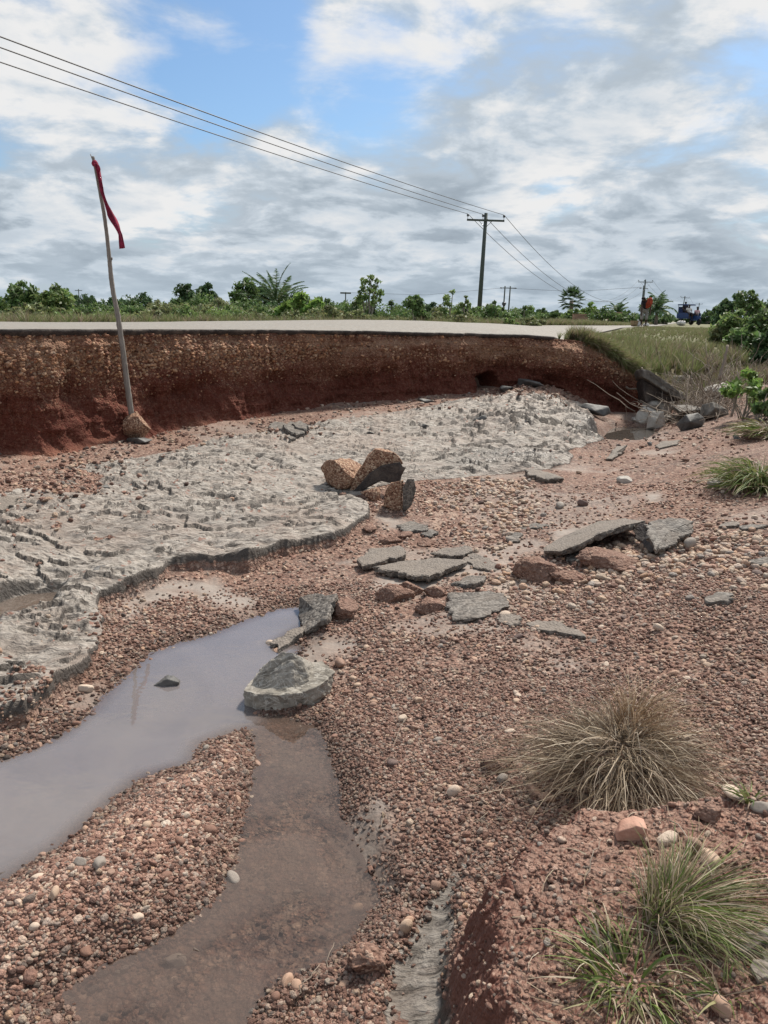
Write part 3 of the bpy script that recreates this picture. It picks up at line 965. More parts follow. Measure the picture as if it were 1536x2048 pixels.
def hull_rock(pts, seed, rough=.03, cut=.022):
    """angular block: convex hull of corner points, edges worn, faces roughened"""
    bm = bmesh.new()
    for q in pts:
        bm.verts.new(tuple(map(float, q)))
    bmesh.ops.convex_hull(bm, input=bm.verts[:])
    loose = [v_ for v_ in bm.verts if not v_.link_faces]
    bmesh.ops.delete(bm, geom=loose, context='VERTS')
    bmesh.ops.triangulate(bm, faces=bm.faces[:])
    for _ in range(4):
        L = [e for e in bm.edges if e.calc_length() > cut]
        if not L:
            break
        bmesh.ops.subdivide_edges(bm, edges=L, cuts=1, use_grid_fill=True)
        bmesh.ops.triangulate(bm, faces=bm.faces[:])
    for _ in range(1):
        bmesh.ops.smooth_vert(bm, verts=bm.verts[:], factor=.35, use_axis_x=True, use_axis_y=True, use_axis_z=True)
    bm.verts.ensure_lookup_table()
    v = np.array([q.co[:] for q in bm.verts])
    f = [tuple(q.index for q in p.verts) for p in bm.faces]
    bm.free()
    s_ = np.ptp(v, axis=0).max()
    d = v - v.mean(0)
    d /= np.linalg.norm(d, axis=1, keepdims=True)
    v = v + d * (rough * s_ * (.6 * n3(v / s_, 4.0, seed % 40, 4) + .5 * n3(v / s_, 11.0, (seed + 3) % 40, 3)))[:, None]
    return v, f


def random_hull(seed, size, n=13, rough=.035):
    r = np.random.default_rng(seed)
    p = r.normal(size=(n, 3))
    p /= np.linalg.norm(p, axis=1, keepdims=True)
    p *= r.uniform(.8, 1.05, (n, 1))
    lo, hi = p.min(0), p.max(0)
    p = (p - (lo + hi) / 2) / (hi - lo) * np.array(size)
    return hull_rock(p, seed, rough, max(size) / 14)


def rock(name, px, py, size, mat, seed, label=None, cat=None, group=None, rz=0.0, tilt=(0, 0), sink=.25, sub=4, parent=None, at=None, **kw):
    """size = full width, depth, height in metres; stands where the photo pixel meets the ground"""
    if kw.pop('hull', False):
        v, f = random_hull(seed, size, kw.pop('n', 13), kw.pop('rough', .035))
    else:
        v, f = rock_shape(seed, sub, **kw)
        v = v * np.array(size) / 2
    R = np.array(Euler((tilt[0], tilt[1], rz)).to_matrix())
    v = v @ R.T
    p = np.array(at) if at is not None else ground(px, py)
    base = p[2] - v[:, 2].min() - sink * size[2]
    o = mesh_obj(name, v, f, M[mat] if isinstance(mat, str) else mat, parent)
    o.location = (p[0], p[1] + size[1] * .35, gz(p[0], p[1] + size[1] * .35) - v[:, 2].min() - sink * size[2]) if at is None else (p[0], p[1], p[2])
    if label:
        tag(o, label, cat, group)
    return o


def plate_verts(outline, thick, seed, normal, n_edge=6, jag=.012, rough=.004, inset_rings=3):
    """an irregular slab: outline points (3-d, roughly planar), extruded against its normal"""
    r = np.random.default_rng(seed)
    o = np.asarray(outline, float)
    pts = []
    for a, b in zip(o, np.roll(o, -1, 0)):
        L = np.linalg.norm(b - a)
        k = max(2, int(L / .022))
        for i in range(k):
            pts.append(a + (b - a) * i / k)
    pts = np.array(pts)
    n = len(pts)
    c = pts.mean(0)
    rad = pts - c
    rl = np.linalg.norm(rad, axis=1, keepdims=True)
    t_ = np.arange(n)
    pts = pts + rad / rl * (r.normal(0, jag * .6, n) + jag * 1.2 * np.sin(t_ * .7 + r.uniform(0, 6)) * r.uniform(.3, 1, n))[:, None]
    nrm = np.asarray(normal, float)
    nrm /= np.linalg.norm(nrm)
    rings, faces = [], []
    for s in (1.0, .94, .78, .55, .28):
        q = c + (pts - c) * s
        rel = rough * 2.2 * fbm(q[:, 0] * 9 + seed, q[:, 1] * 9, 4, .6, seed % 50)
        q = q + nrm * (rel[:, None] + (0 if s < 1 else -.15 * thick))
        rings.append(q)
    topc = c[None] + nrm * (rough * 2.2 * float(fbm(np.array([c[0] * 9 + seed]), np.array([c[1] * 9]), 4, .6, seed % 50)[0]))
    lower = [pts * .992 + c * .008 - nrm * thick * .55 + r.normal(0, .003, (n, 3)), c + (pts - c) * .95 - nrm * thick + r.normal(0, .003, (n, 3))]
    V = np.concatenate(rings + [topc] + lower + [(c - nrm * thick)[None]])
    ar = np.arange(n)
    nx_ = np.roll(ar, -1)
    for k in range(4):
        for i in range(n):
            faces.append((k * n + i, k * n + nx_[i], (k + 1) * n + nx_[i], (k + 1) * n + i))
    ct = 5 * n
    for i in range(n):
        faces.append((4 * n + i, 4 * n + nx_[i], ct))
    l0, l1, cb = ct + 1, ct + 1 + n, ct + 1 + 2 * n
    for i in range(n):
        faces.append((i, l0 + i, l0 + nx_[i], nx_[i]))
        faces.append((l0 + i, l1 + i, l1 + nx_[i], l0 + nx_[i]))
        faces.append((l1 + i, cb, l1 + nx_[i]))
    return V, faces


def asphalt_piece(pix, label, seed, thick=.04, lift=.02, heights=None, mat='slab', group='broken asphalt pieces on the gravel', name='asphalt_slab', jag=.012):
    """outline given in photo pixels; each corner sits on the ground plus its own height"""
    P = []
    g0 = ground(*np.mean(pix, 0))
    for i, (a, b) in enumerate(pix):
        h = (heights[i] if heights else 0) + lift
        p = march(a, b, lambda x, y: height(x, y, fine=False) + h, n=600)
        P.append(p)
    P = np.array(P)
    c = P.mean(0)
    nrm = np.linalg.svd(P - c)[2][2]
    if nrm[2] < 0:
        nrm = -nrm
    V, F = plate_verts(P - c, thick, seed, nrm, jag=jag)
    o = mesh_obj(name, V, F, M[mat], smooth_shade=False)
    o.location = c
    return tag(o, label, 'asphalt slab', group)


# ------------------------------------------------------------------ broken asphalt lying about
AP = asphalt_piece
AP([(718, 1118), (738, 1098), (800, 1090), (818, 1106), (775, 1118), (722, 1132)], 'flat grey asphalt slab leftmost of the row below the laterite blocks', 1, .035, .05)
AP([(746, 1132), (800, 1122), (860, 1116), (925, 1116), (930, 1125), (890, 1138), (858, 1152), (815, 1148)], 'widest flat grey asphalt slab in the row below the laterite blocks', 2, .035, .05)
AP([(865, 1104), (890, 1094), (935, 1092), (950, 1100), (925, 1108), (880, 1110)], 'small thin asphalt slab just behind the widest flat slab', 3, .025, .03)
AP([(926, 1120), (940, 1102), (985, 1120), (1005, 1132), (985, 1142), (950, 1132)], 'smooth grey asphalt scrap right of the widest flat slab', 4, .02, .015)
AP([(895, 1185), (935, 1182), (1005, 1183), (1022, 1210), (985, 1222), (965, 1235), (905, 1238), (893, 1212)], 'pitted dark asphalt slab lying flat at the middle of the gravel', 5, .03, .03, mat='slab_wet')
AP([(903, 1166), (935, 1152), (978, 1150), (968, 1160), (930, 1170)], 'narrow black edged asphalt strip above the pitted slab', 6, .035, .03, mat='slab_wet')
AP([(985, 1236), (1010, 1226), (1040, 1230), (1044, 1246), (1020, 1250)], 'small asphalt piece touching the long thin dark strip', 7, .03, .02)
AP([(1044, 1247), (1070, 1236), (1115, 1245), (1165, 1262), (1168, 1272), (1110, 1264), (1060, 1256)], 'long thin asphalt strip half buried in fine gravel', 8, .035, .02)
AP([(1410, 1196), (1435, 1180), (1465, 1186), (1462, 1198), (1420, 1206)], 'small black asphalt lump at right below the pebble band', 9, .04, .03, mat='slab_wet')
AP([(598, 1190), (672, 1186), (662, 1215), (650, 1238), (608, 1262), (596, 1225)], 'rough pitted asphalt slab dipping into the puddle head', 10, .035, .05, [.03, .05, .04, .02, -.02, -.03], mat='slab_wet')
AP([(540, 1285), (575, 1262), (615, 1248), (606, 1266), (580, 1282), (556, 1300)], 'thin broken asphalt edge lying at the puddle margin', 11, .03, .035)
AP([(1085, 1098), (1105, 1082), (1150, 1062), (1200, 1040), (1248, 1036), (1288, 1040), (1250, 1049), (1205, 1062), (1160, 1085), (1120, 1100)], 'long curled asphalt sheet tilted up with a black lower edge', 12, .04, .04, [.02, .0, .0, .0, .02, .05, .09, .09, .07, .04])
AP([(1290, 1048), (1335, 1034), (1390, 1040), (1385, 1060), (1335, 1095), (1310, 1098)], 'dark knobbly asphalt sheet leaning at the end of the curled sheet', 13, .03, .08, [.06, .04, 0, -.03, -.03, 0], mat='slab_wet')
AP([(1258, 1050), (1290, 1048), (1312, 1095), (1300, 1103), (1275, 1078)], 'folded asphalt flap between the curled sheet and the knobbly sheet', 14, .025, .05, [.03, .06, 0, -.02, 0], mat='tar')
AP([(1130, 1112), (1160, 1102), (1198, 1108), (1180, 1122), (1140, 1122)], 'little grey asphalt piece under the curled sheet', 15, .03, .02, mat='slab_wet')
AP([(1050, 938), (1075, 938), (1110, 948), (1128, 955), (1095, 957), (1060, 950)], 'red brown plate lifted at the edge of the grey clay', 16, .04, .05, mat='slab')
AP([(1213, 916), (1235, 890), (1254, 890), (1245, 905), (1225, 917)], 'grey splinter of asphalt standing below the far pool', 17, .03, .03, [0, .05, .05, 0, 0])
AP([(1310, 892), (1325, 882), (1360, 880), (1352, 888), (1320, 895)], 'thin dark asphalt sliver right of the far pool', 18, .03, .02)
AP([(1180, 1066), (1200, 1056), (1172, 1054), (1150, 1062)], 'black sliver of asphalt left of the curled sheet end', 19, .02, .02, mat='slab_wet') if False else None
AP([(-15, 1010), (0, 992), (38, 992), (30, 1006), (5, 1022)], 'grey asphalt slab cut by the left picture edge', 20, .04, .04)
AP([(126, 965), (140, 958), (162, 960), (158, 967), (135, 970)], 'small dark plate on the red gravel patch at left', 21, .03, .02, mat='slab_wet')
AP([(1475, 1052), (1500, 1046), (1530, 1050), (1515, 1056), (1485, 1058)], 'dark asphalt chip at the right edge above the pebble band', 22, .025, .02, mat='slab_wet')
AP([(1440, 1052), (1445, 1042), (1475, 1044), (1470, 1052)], 'grey asphalt chip beside the dark one at right edge', 23, .02, .02)
AP([(1500, 1120), (1536, 1112), (1545, 1122), (1510, 1128)], 'black asphalt chip at the right edge of the pebble band', 24, .03, .02, mat='slab_wet')
AP([(1478, 1870), (1505, 1855), (1545, 1848), (1550, 1875), (1500, 1888), (1482, 1885)], 'grey flat stone slab at the lower right picture edge', 25, .03, .03)
AP([(1490, 1915), (1520, 1895), (1560, 1895), (1560, 1945), (1520, 1950)], 'dark grey slab below the flat slab at lower right edge', 26, .03, .02)
AP([(1012, 1075), (1030, 1064), (1048, 1068), (1040, 1080), (1020, 1084)], 'dark stone chip right of the clods', 27, .04, .02, mat='slab_wet')
AP([(1040, 1050), (1070, 1046), (1096, 1050), (1080, 1056), (1050, 1056)], 'thin black chip left of the curled sheet', 28, .02, .015, mat='slab_wet')
AP([(790, 1050), (820, 1042), (860, 1050), (852, 1060), (815, 1062)], 'smooth dark slab at the tip of the clay shelf', 29, .03, .02, mat='slab_wet')
AP([(842, 1066), (860, 1058), (876, 1064), (862, 1072)], 'little dark slab right of the clay shelf tip', 30, .02, .02, mat='slab_wet')

# dark slabs in a heap at the foot of the bank
for i, (pix, lab) in enumerate((([(535, 852), (548, 842), (572, 846), (590, 854), (570, 858), (548, 858)], 'lowest flat dark slab of the heap under the bank'),
                                ([(566, 850), (582, 842), (604, 848), (612, 862), (592, 868), (574, 860)], 'long dark slab in the middle of the heap under the bank'),
                                ([(584, 846), (600, 840), (616, 850), (612, 858), (596, 856)], 'upper right dark slab of the heap under the bank'),
                                ([(575, 872), (592, 866), (590, 876), (580, 878)], 'small grey slab in front of the heap under the bank'))):
    AP(pix, lab, 60 + i, .07, .05 + .03 * (i == 1) + .05 * (i == 2), mat='slab_wet', group='dark slabs heaped under the bank', name='rock_slab')

# ------------------------------------------------------------------ laterite blocks that still carry their asphalt
g = ground(712, 985)
D0 = g[1]


def prism_block(name, front, depth, D, seed, mat, label, cat, group=None, lean=0.0, rough=.02, parent=None):
    """front outline in pixels at distance D, run back by depth metres, lumpy"""
    P = np.array([at_y(a, b, D) for a, b in front])
    c = P.mean(0)
    P = P - c
    pts = []
    for a, b in zip(P, np.roll(P, -1, 0)):
        k = max(2, int(np.linalg.norm(b - a) / .02))
        pts += [a + (b - a) * i / k for i in range(k)]
    pts = np.array(pts)
    n = len(pts)
    r = np.random.default_rng(seed)
    V, F = [], []
    L = max(4, int(depth / .025))
    rows = []
    for q in (.0, .5, .85):
        rows.append((0.0, q))
    for j in range(L + 1):
        rows.append((j / L, 1 - .25 * (j / L) ** 2))
    for q in (.6, .3, .0):
        rows.append((1.0, q * .75))
    for dv, s in rows:
        q = pts * s
        q = q + np.array([0, depth * dv, lean * dv])
        V.append(q)
    V = np.concatenate(V)
    nn = n3(V * 9, 1.0, seed % 30, 4)
    out_ = V - np.array([0, depth * .5, 0])
    out_ /= np.linalg.norm(out_, axis=1, keepdims=True) + 1e-6
    V = V + out_ * (nn * rough)[:, None]
    for j in range(len(rows) - 1):
        for i in range(n):
            k = (i + 1) % n
            F.append((j * n + i, j * n + k, (j + 1) * n + k, (j + 1) * n + i))
    o = mesh_obj(name, V, F, M[mat], parent)
    if parent is None:
        o.location = c
        tag(o, label, cat, group)
    else:
        o.location = c - np.array(parent.location)
    return o


rock('laterite_block', 694, 978, (.40, .34, .26), 'laterite', 401, 'rounded tan laterite block behind and left of the leaning block', 'earth block', 'fallen road base blocks', .9, (0, .2), .2, 5, hull=True, n=20, rough=.10)
blk = empty('laterite_block', ground(740, 990))
tag(blk, 'tall laterite block leaning over with black asphalt on its face', 'earth block', 'fallen road base blocks')
prism_block('earth_core', [(698, 986), (706, 958), (722, 934), (738, 912), (750, 900), (768, 903), (786, 906), (800, 918), (806, 927), (782, 938), (760, 945), (735, 968), (712, 992)], .16, D0 + .03, 5, 'laterite', None, None, lean=.02, rough=.035, parent=blk)
prism_block('asphalt_crust', [(700, 988), (722, 966), (738, 947), (762, 931), (800, 924), (806, 933), (812, 935), (803, 952), (800, 966), (782, 967), (762, 962), (742, 972), (722, 982), (708, 993)], .035, D0 + .0, 6, 'tar', None, None, rough=.005, parent=blk)
blk = empty('laterite_block', ground(795, 1024))
tag(blk, 'small upright laterite block with a grey asphalt plate on its right', 'earth block', 'fallen road base blocks')
prism_block('earth_core', [(768, 1012), (770, 985), (782, 967), (806, 962), (806, 1022), (790, 1024)], .12, ground(795, 1024)[1] + .02, 7, 'laterite', None, None, rough=.03, parent=blk)
prism_block('asphalt_crust', [(806, 1023), (805, 975), (815, 958), (828, 958), (832, 978), (824, 1010), (812, 1022)], .05, ground(795, 1024)[1] + .0, 8, 'slab', None, None, rough=.006, parent=blk)
rock('laterite_block', 745, 1004, (.17, .15, .12), 'laterite', 407, 'low block between the leaning block and the upright one', 'earth block', 'fallen road base blocks', .4, (0, .4), .2, 4, hull=True, rough=.06)
rock('clod', 685, 990, (.06, .04, .03), 'clod', 408, 'tiny brown clod left of the leaning block', 'clod', 'laterite clods')

# ------------------------------------------------------------------ clods and rocks
for i, (px, py, s, lab) in enumerate(((790, 1205, (.22, .16, .13), 'rounded brown clod left of the pair of clods'), (822, 1190, (.14, .11, .12), 'upright brown clod behind the rounded clod'),
                                      (862, 1226, (.17, .13, .10), 'low dark red clod right of the rounded clod'), (690, 1238, (.19, .14, .12), 'red brown clod beside the pitted slab at the puddle head'),
                                      (1075, 1165, (.30, .24, .18), 'large smooth brown clod below the curled asphalt sheet'), (1230, 1140, (.40, .25, .12), 'broad low brown hump in the pebble band'),
                                      (1140, 1168, (.22, .15, .09), 'flat brown clod right of the large smooth clod'), (780, 1088, (.16, .10, .06), 'crumbly brown clod at the foot of the clay ledge'), (810, 1076, (.14, .09, .05), 'small brown clod near the clay shelf tip'),
                                      (850, 1092, (.13, .1, .06), 'dark red clod behind the flat slabs'), (740, 1068, (.14, .1, .05), 'brown crumb just under the ledge end'), (994, 1545, (.12, .10, .085), 'dark knobbly clod standing alone on the gravel left of the dry tuft'), (735, 1955, (.10, .09, .08), 'pinkish clod by the stream at the bottom'),
                                      (870, 1195, (.12, .1, .08), 'red clod above the low dark red clod'), (1420, 1640, (.07, .06, .05), 'grey flaky clod at the right of the dry tuft'))):
    rock('clod', px, py, s, 'clod', 500 + i, lab, 'clod', 'laterite clods', .5 * i, (0, 0), .36, 5, cuts=7, cut=(.5, .85), rough=.20, lump=.35)
R_ = empty('grey_rock', ground(575, 1412))
tag(R_, 'big pale grey angular rock at the edge of the puddle', 'rock')
gp = ground(575, 1412)
v, f = hull_rock([(-.175, .02, -.03), (-.185, .03, .05), (-.15, .16, .06), (-.12, -.02, .06), (-.10, -.03, -.02), (-.03, -.035, .065), (.01, -.02, -.02), (.06, -.02, .07), (.10, .0, .0), (.13, .02, .085), (.165, .07, .03), (.19, .12, .10), (.12, .15, .125), (.05, .22, .09), (-.10, .22, .05)], 611, .085, .009)
mesh_obj('rock_base', v, f, M['grey_rock'], R_, False)
v, f = hull_rock([(-.155, .04, .045), (-.15, .07, .075), (-.10, .0, .045), (-.05, -.015, .05), (.03, -.005, .06), (.085, .03, .075), (.07, .06, .13), (.05, .09, .175), (.01, .08, .195), (-.03, .10, .19), (-.09, .09, .145), (-.13, .12, .10), (.10, .15, .11), (-.1, .2, .06)], 619, .06, .009)
mesh_obj('rock_crown', v, f, M['grey_rock'], R_, False)
rock('dark_rock', 330, 1392, (.12, .07, .06), 'slate', 620, 'small dark rock breaking the puddle surface', 'rock', None, .3, (0, .1), -.25, 4, hull=True, n=18, rough=.06)
op = ground(1268, 1690)
v, f = hull_rock([(-.055, -.02, -.01), (-.05, .03, -.01), (.05, -.03, -.01), (.055, .03, -.01), (-.05, -.015, .025), (-.03, .03, .045), (.015, -.02, .055), (.05, -.03, .05), (.055, .03, .05), (.02, .035, .06)], 33, .03, .008)
v = v * .62
o = mesh_obj('orange_stone', v, f, M['brick_stone'])
o.location = (op[0], op[1] + .03, gz(op[0], op[1] + .03))
tag(o, 'squared orange stone below the dry grass tuft', 'stone')
rock('pale_stone', 1250, 965, (.13, .1, .06), 'boulder', 622, 'pale grey stone on the right gravel slope', 'stone', 'grey stones')
rock('pale_stone', 1438, 975, (.16, .1, .07), 'boulder', 623, 'pale stone with dark side near the right edge tuft', 'stone', 'grey stones')
rock('pale_stone', 1090, 948, (.12, .08, .06), 'boulder', 624, 'round grey stone by the lifted plate', 'stone', 'grey stones') if False else None

for i, (px, py, w_, lab) in enumerate(((438, 990, .07, 'small dark chip in the middle of the clay shelf'), (322, 930, .06, 'dark chip on the clay below the crack line'), (196, 1152, .09, 'dark curled flake near the clay channel'), (210, 985, .09, 'dark flake right of the red gravel patch'), (250, 1042, .05, 'small brown chip on the clay at left'), (378, 928, .07, 'reddish chip on the upper clay shelf'),
                                      (640, 875, .08, 'reddish flake right of the slab heap'), (740, 872, .09, 'dark flake on the clay before the bank'), (960, 850, .16, 'dark wedge in the long clay crack'), (850, 862, .10, 'dark wedge in the forked clay crack'), (75, 1138, .05, 'brown pebble like chip on the clay at far left'), (1300, 890, .09, 'dark chip below the far pool'), (1475, 880, .13, 'dark flake standing on the right gravel slope'), (1370, 925, .09, 'brown clod on the right gravel slope'))):
    rock('rock_chip', px, py, (w_, w_ * .6, w_ * .4), 'slate' if 'dark' in lab else 'clod', 1300 + i, lab, 'rock chip', 'loose chips', .4 * i, (0, .15), .2, 3, hull=True, n=9)
# the far pool: boulders, leaning concrete and dead branches
for i, (px, py, s, mt, rz, lab) in enumerate((
        (1322, 832, (.62, .5, .36), 'boulder', .2, 'large pale boulder under the leaning concrete slab'), (1292, 850, (.26, .22, .26), 'boulder', .6, 'squarish grey boulder at the far pool edge'),
        (1318, 856, (.26, .25, .26), 'boulder', 1.1, 'dark hollowed boulder right of the squarish one'), (1338, 812, (.5, .4, .26), 'boulder', 2.0, 'whitish boulder topmost of the heap under the slab'),
        (1345, 846, (.36, .2, .12), 'concrete', .1, 'flat pale slab stone lying right of the boulders'), (1385, 858, (.34, .26, .26), 'slate', .7, 'dark blue grey boulder on the gravel right of the pool'),
        (1432, 838, (.38, .3, .26), 'concrete', .3, 'grey boulder rightmost beside the dark blue one'), (1400, 838, (.7, .4, .2), 'concrete', .2, 'long dusty stone behind the dark blue grey boulder'),
        (1370, 775, (.45, .35, .22), 'boulder', .4, 'pale boulder behind the tip of the leaning slab'), (1440, 800, (.4, .35, .3), 'boulder', 1.4, 'pale rock half hidden in the dead brush'),
        (1272, 846, (.12, .1, .08), 'boulder', 1.4, 'small stone left of the squarish boulder'), (1060, 783, (.34, .2, .12), 'slate', .2, 'dark stone on the rubble by the hollow'), (1012, 787, (.26, .2, .10), 'slate', .7, 'dark flat stone at the mouth of the hollow'),
        (1185, 832, (.5, .3, .14), 'slate', -.5, 'dark rock lump on the clay crest left of the pool'), (850, 808, (.22, .12, .06), 'slate', .1, 'small dark stone at the foot of the bank centre'))):
    rock('boulder' if s[0] > .3 else 'stone', px, py, s, mt, 700 + i, lab, 'boulder' if s[0] > .3 else 'stone', 'boulders by the far pool', rz, (0, .1), .2, 4, hull=True)

# leaning concrete slab of the broken culvert
cul = empty('culvert_slab', at_y(1330, 800, 10.6))
tag(cul, 'leaning broken concrete slab with a black underside at the bank end', 'concrete slab')
Dc = 10.7
prism_block('slab_body', [(1284, 738), (1300, 742), (1338, 768), (1368, 792), (1374, 800), (1362, 800), (1330, 782), (1300, 762), (1286, 754)], .55, Dc, 31, 'concrete', None, None, lean=-.06, rough=.05, parent=cul)
prism_block('slab_underside', [(1285, 758), (1300, 768), (1330, 785), (1358, 802), (1330, 800), (1308, 800), (1292, 806), (1288, 790)], .4, Dc + .12, 32, 'tar', None, None, lean=-.05, rough=.03, parent=cul)


def tube(path, r0, r1, n=6, wob=0.0, seed=1):
    p = np.asarray(path, float)
    r = np.random.default_rng(seed)
    k = len(p)
    tn = np.gradient(p, axis=0)
    tn /= np.linalg.norm(tn, axis=1, keepdims=True) + 1e-9
    ref = np.array([0, 0, 1.0]) if abs(tn[0][2]) < .8 else np.array([1.0, 0, 0])
    V, F = [], []
    for i in range(k):
        a = np.cross(tn[i], ref)
        a /= np.linalg.norm(a) + 1e-9
        b = np.cross(tn[i], a)
        rad = r0 + (r1 - r0) * i / max(1, k - 1)
        for j in range(n):
            t_ = 2 * math.pi * j / n
            V.append(p[i] + (a * math.cos(t_) + b * math.sin(t_)) * rad * (1 + wob * r.normal()))
    for i in range(k - 1):
        for j in range(n):
            F.append((i * n + j, i * n + (j + 1) % n, (i + 1) * n + (j + 1) % n, (i + 1) * n + j))
    F.append(tuple(range(n))[::-1])
    F.append(tuple((k - 1) * n + j for j in range(n)))
    return V, F


def tubes(name, paths, mat, parent=None, n=6, wob=.0):
    V, F = [], []
    for i, (p, r0, r1) in enumerate(paths):
        v, f = tube(p, r0, r1, n, wob, i)
        o = len(V)
        V += v
        F += [tuple(q + o for q in ff) for ff in f]
    return mesh_obj(name, V, F, M[mat], parent)


def wander(a, b, n, amp, seed, sag=0.0):
    r = np.random.default_rng(seed)
    t_ = np.linspace(0, 1, n)[:, None]
    p = np.array(a) * (1 - t_) + np.array(b) * t_
    w_ = np.cumsum(r.normal(0, 1, (n, 3)), 0)
    w_ -= t_ * w_[-1]
    p = p + w_ * amp / math.sqrt(n)
    p[:, 2] -= sag * 4 * (t_[:, 0] * (1 - t_[:, 0]))
    return p


# ------------------------------------------------------------------ warning stick with its cloth strip
SD = 7.56
pix = [(262, 822), (255, 775), (250, 735), (246, 700), (240, 660), (236, 630), (229, 600), (223, 565), (220, 530), (219, 520), (215, 480), (209, 430), (200, 385), (193, 345), (188, 325), (186, 313)]
pp = [at_y(a, b, SD + .0 * i) for i, (a, b) in enumerate(pix)]
st_o = empty('marker_stick', at_y(272, 866, SD))
tag(st_o, 'tall bare crooked stick standing in a clod before the bank', 'stick')
b0 = np.array(st_o.location)
fine = np.array(pp)
tq = np.linspace(0, len(fine) - 1, 90)
fine = np.c_[[np.interp(tq, np.arange(len(fine)), fine[:, k]) for k in range(3)]].T
sk = np.array([np.convolve(np.r_[np.full(4, c[0]), c, np.full(4, c[-1])], np.ones(9) / 9, 'valid') for c in fine.T]).T
sk[0], sk[-1] = fine[0], fine[-1]
base_pt = sk[0] + (sk[0] - sk[3]) * .8
tubes('shaft', [(np.r_[[base_pt], sk] - b0, .030, .013)], 'stick', st_o, 8, .05)
tk = at_y(188, 326, SD) - b0
tubes('twig', [([tk, tk + [-.015, 0, .04], tk + [-.028, 0, .075]], .008, .003)], 'stick', st_o)
kn = at_y(220, 521, SD) - b0
tubes('twig', [([kn, kn + [.016, 0, .012], kn + [.02, 0, .028]], .012, .007)], 'stick', st_o)
kn = at_y(238, 652, SD) - b0
tubes('twig', [([kn, kn + [-.014, 0, .0], kn + [-.018, 0, .02]], .014, .008)], 'stick', st_o)
ac = at_y(273, 848, SD)
rock('anchor_clod', 0, 0, (.27, .24, ac[2] + .15 - gz(ac[0], SD)), 'laterite', 640, 'lumpy red clod that holds up the marker stick', 'clod', None, .4, (0, .1), .1, 5, at=(ac[0], SD, (ac[2] + .13 + gz(ac[0], SD) - .03) / 2), cuts=6, rough=.12, lump=.2)
ds = random_hull(641, (.26, .16, .07))
dso = mesh_obj('dark_rock', ds[0], ds[1], M['slate'])
dso.location = (ac[0] + .06, SD - .12, gz(ac[0] + .06, SD - .12) + .02)
tag(dso, 'flat dark stone under the clod of the marker stick', 'stone')
cl_ = empty('cloth_strip', at_y(189, 326, SD - .02))
tag(cl_, 'dark red cloth strip tied to the top of the stick', 'cloth')
c0 = np.array(cl_.location)
cp_ = [(191, 327), (196, 340), (200, 360), (205, 385), (212, 405), (221, 430), (232, 450), (241, 470), (245, 497)]
wl = [.022, .03, .026, .028, .034, .042, .046, .046, .042]
V, F = [], []
ctr = np.array([at_y(a, b, SD - .03) for a, b in cp_]) - c0
tq = np.linspace(0, len(ctr) - 1, 60)
cc = np.array([np.interp(tq, np.arange(len(ctr)), ctr[:, k]) for k in range(3)]).T
ww = np.interp(tq, np.arange(len(wl)), wl)
for i in range(60):
    tw = .9 * math.sin(i * .16) + .3
    d = np.array([math.cos(tw), math.sin(tw), .2])
    for j in range(5):
        q = (j / 4 - .5)
        V.append(cc[i] + d * ww[i] * 1.25 * q + np.array([0, .012 * math.cos(q * 9 + i * .2), 0]))
for i in range(59):
    for j in range(4):
        F.append((i * 5 + j, i * 5 + j + 1, (i + 1) * 5 + j + 1, (i + 1) * 5 + j))
ob = mesh_obj('strip', V, F, M['cloth'], cl_)
md_ = ob.modifiers.new('thickness', 'SOLIDIFY')
md_.thickness = .004
v, f = rock_shape(650, 3, cuts=3, rough=.2, lump=.25)
kt = mesh_obj('knot', v * np.array([.03, .03, .032]), f, M['cloth'], cl_)
kt.location = at_y(190, 327, SD - .0) - c0
kt2 = mesh_obj('loop', v * np.array([.018, .014, .034]), f, M['cloth'], cl_)
kt2.location = at_y(197, 337, SD - .03) - c0

# ------------------------------------------------------------------ gravel
stone_coll = bpy.data.collections.new('stone_shapes')
SV = []
for i in range(9):
    v, f = rock_shape(900 + i, 2 if i < 9 else 3, cuts=4 + (i % 4) * 2, cut=(.6, .92), rough=.05, lump=.15)
    v = v * np.array([1, .82, .62])
    me = bpy.data.meshes.new('stone_shape')
    me.from_pydata([tuple(map(float, q)) for q in v], [], [tuple(map(int, q)) for q in f])
    me.polygons.foreach_set('use_smooth', np.ones(len(me.polygons), bool))
    me.materials.append(M['stone'])
    o = bpy.data.objects.new('stone_shape', me)
    stone_coll.objects.link(o)
    SV.append(o)


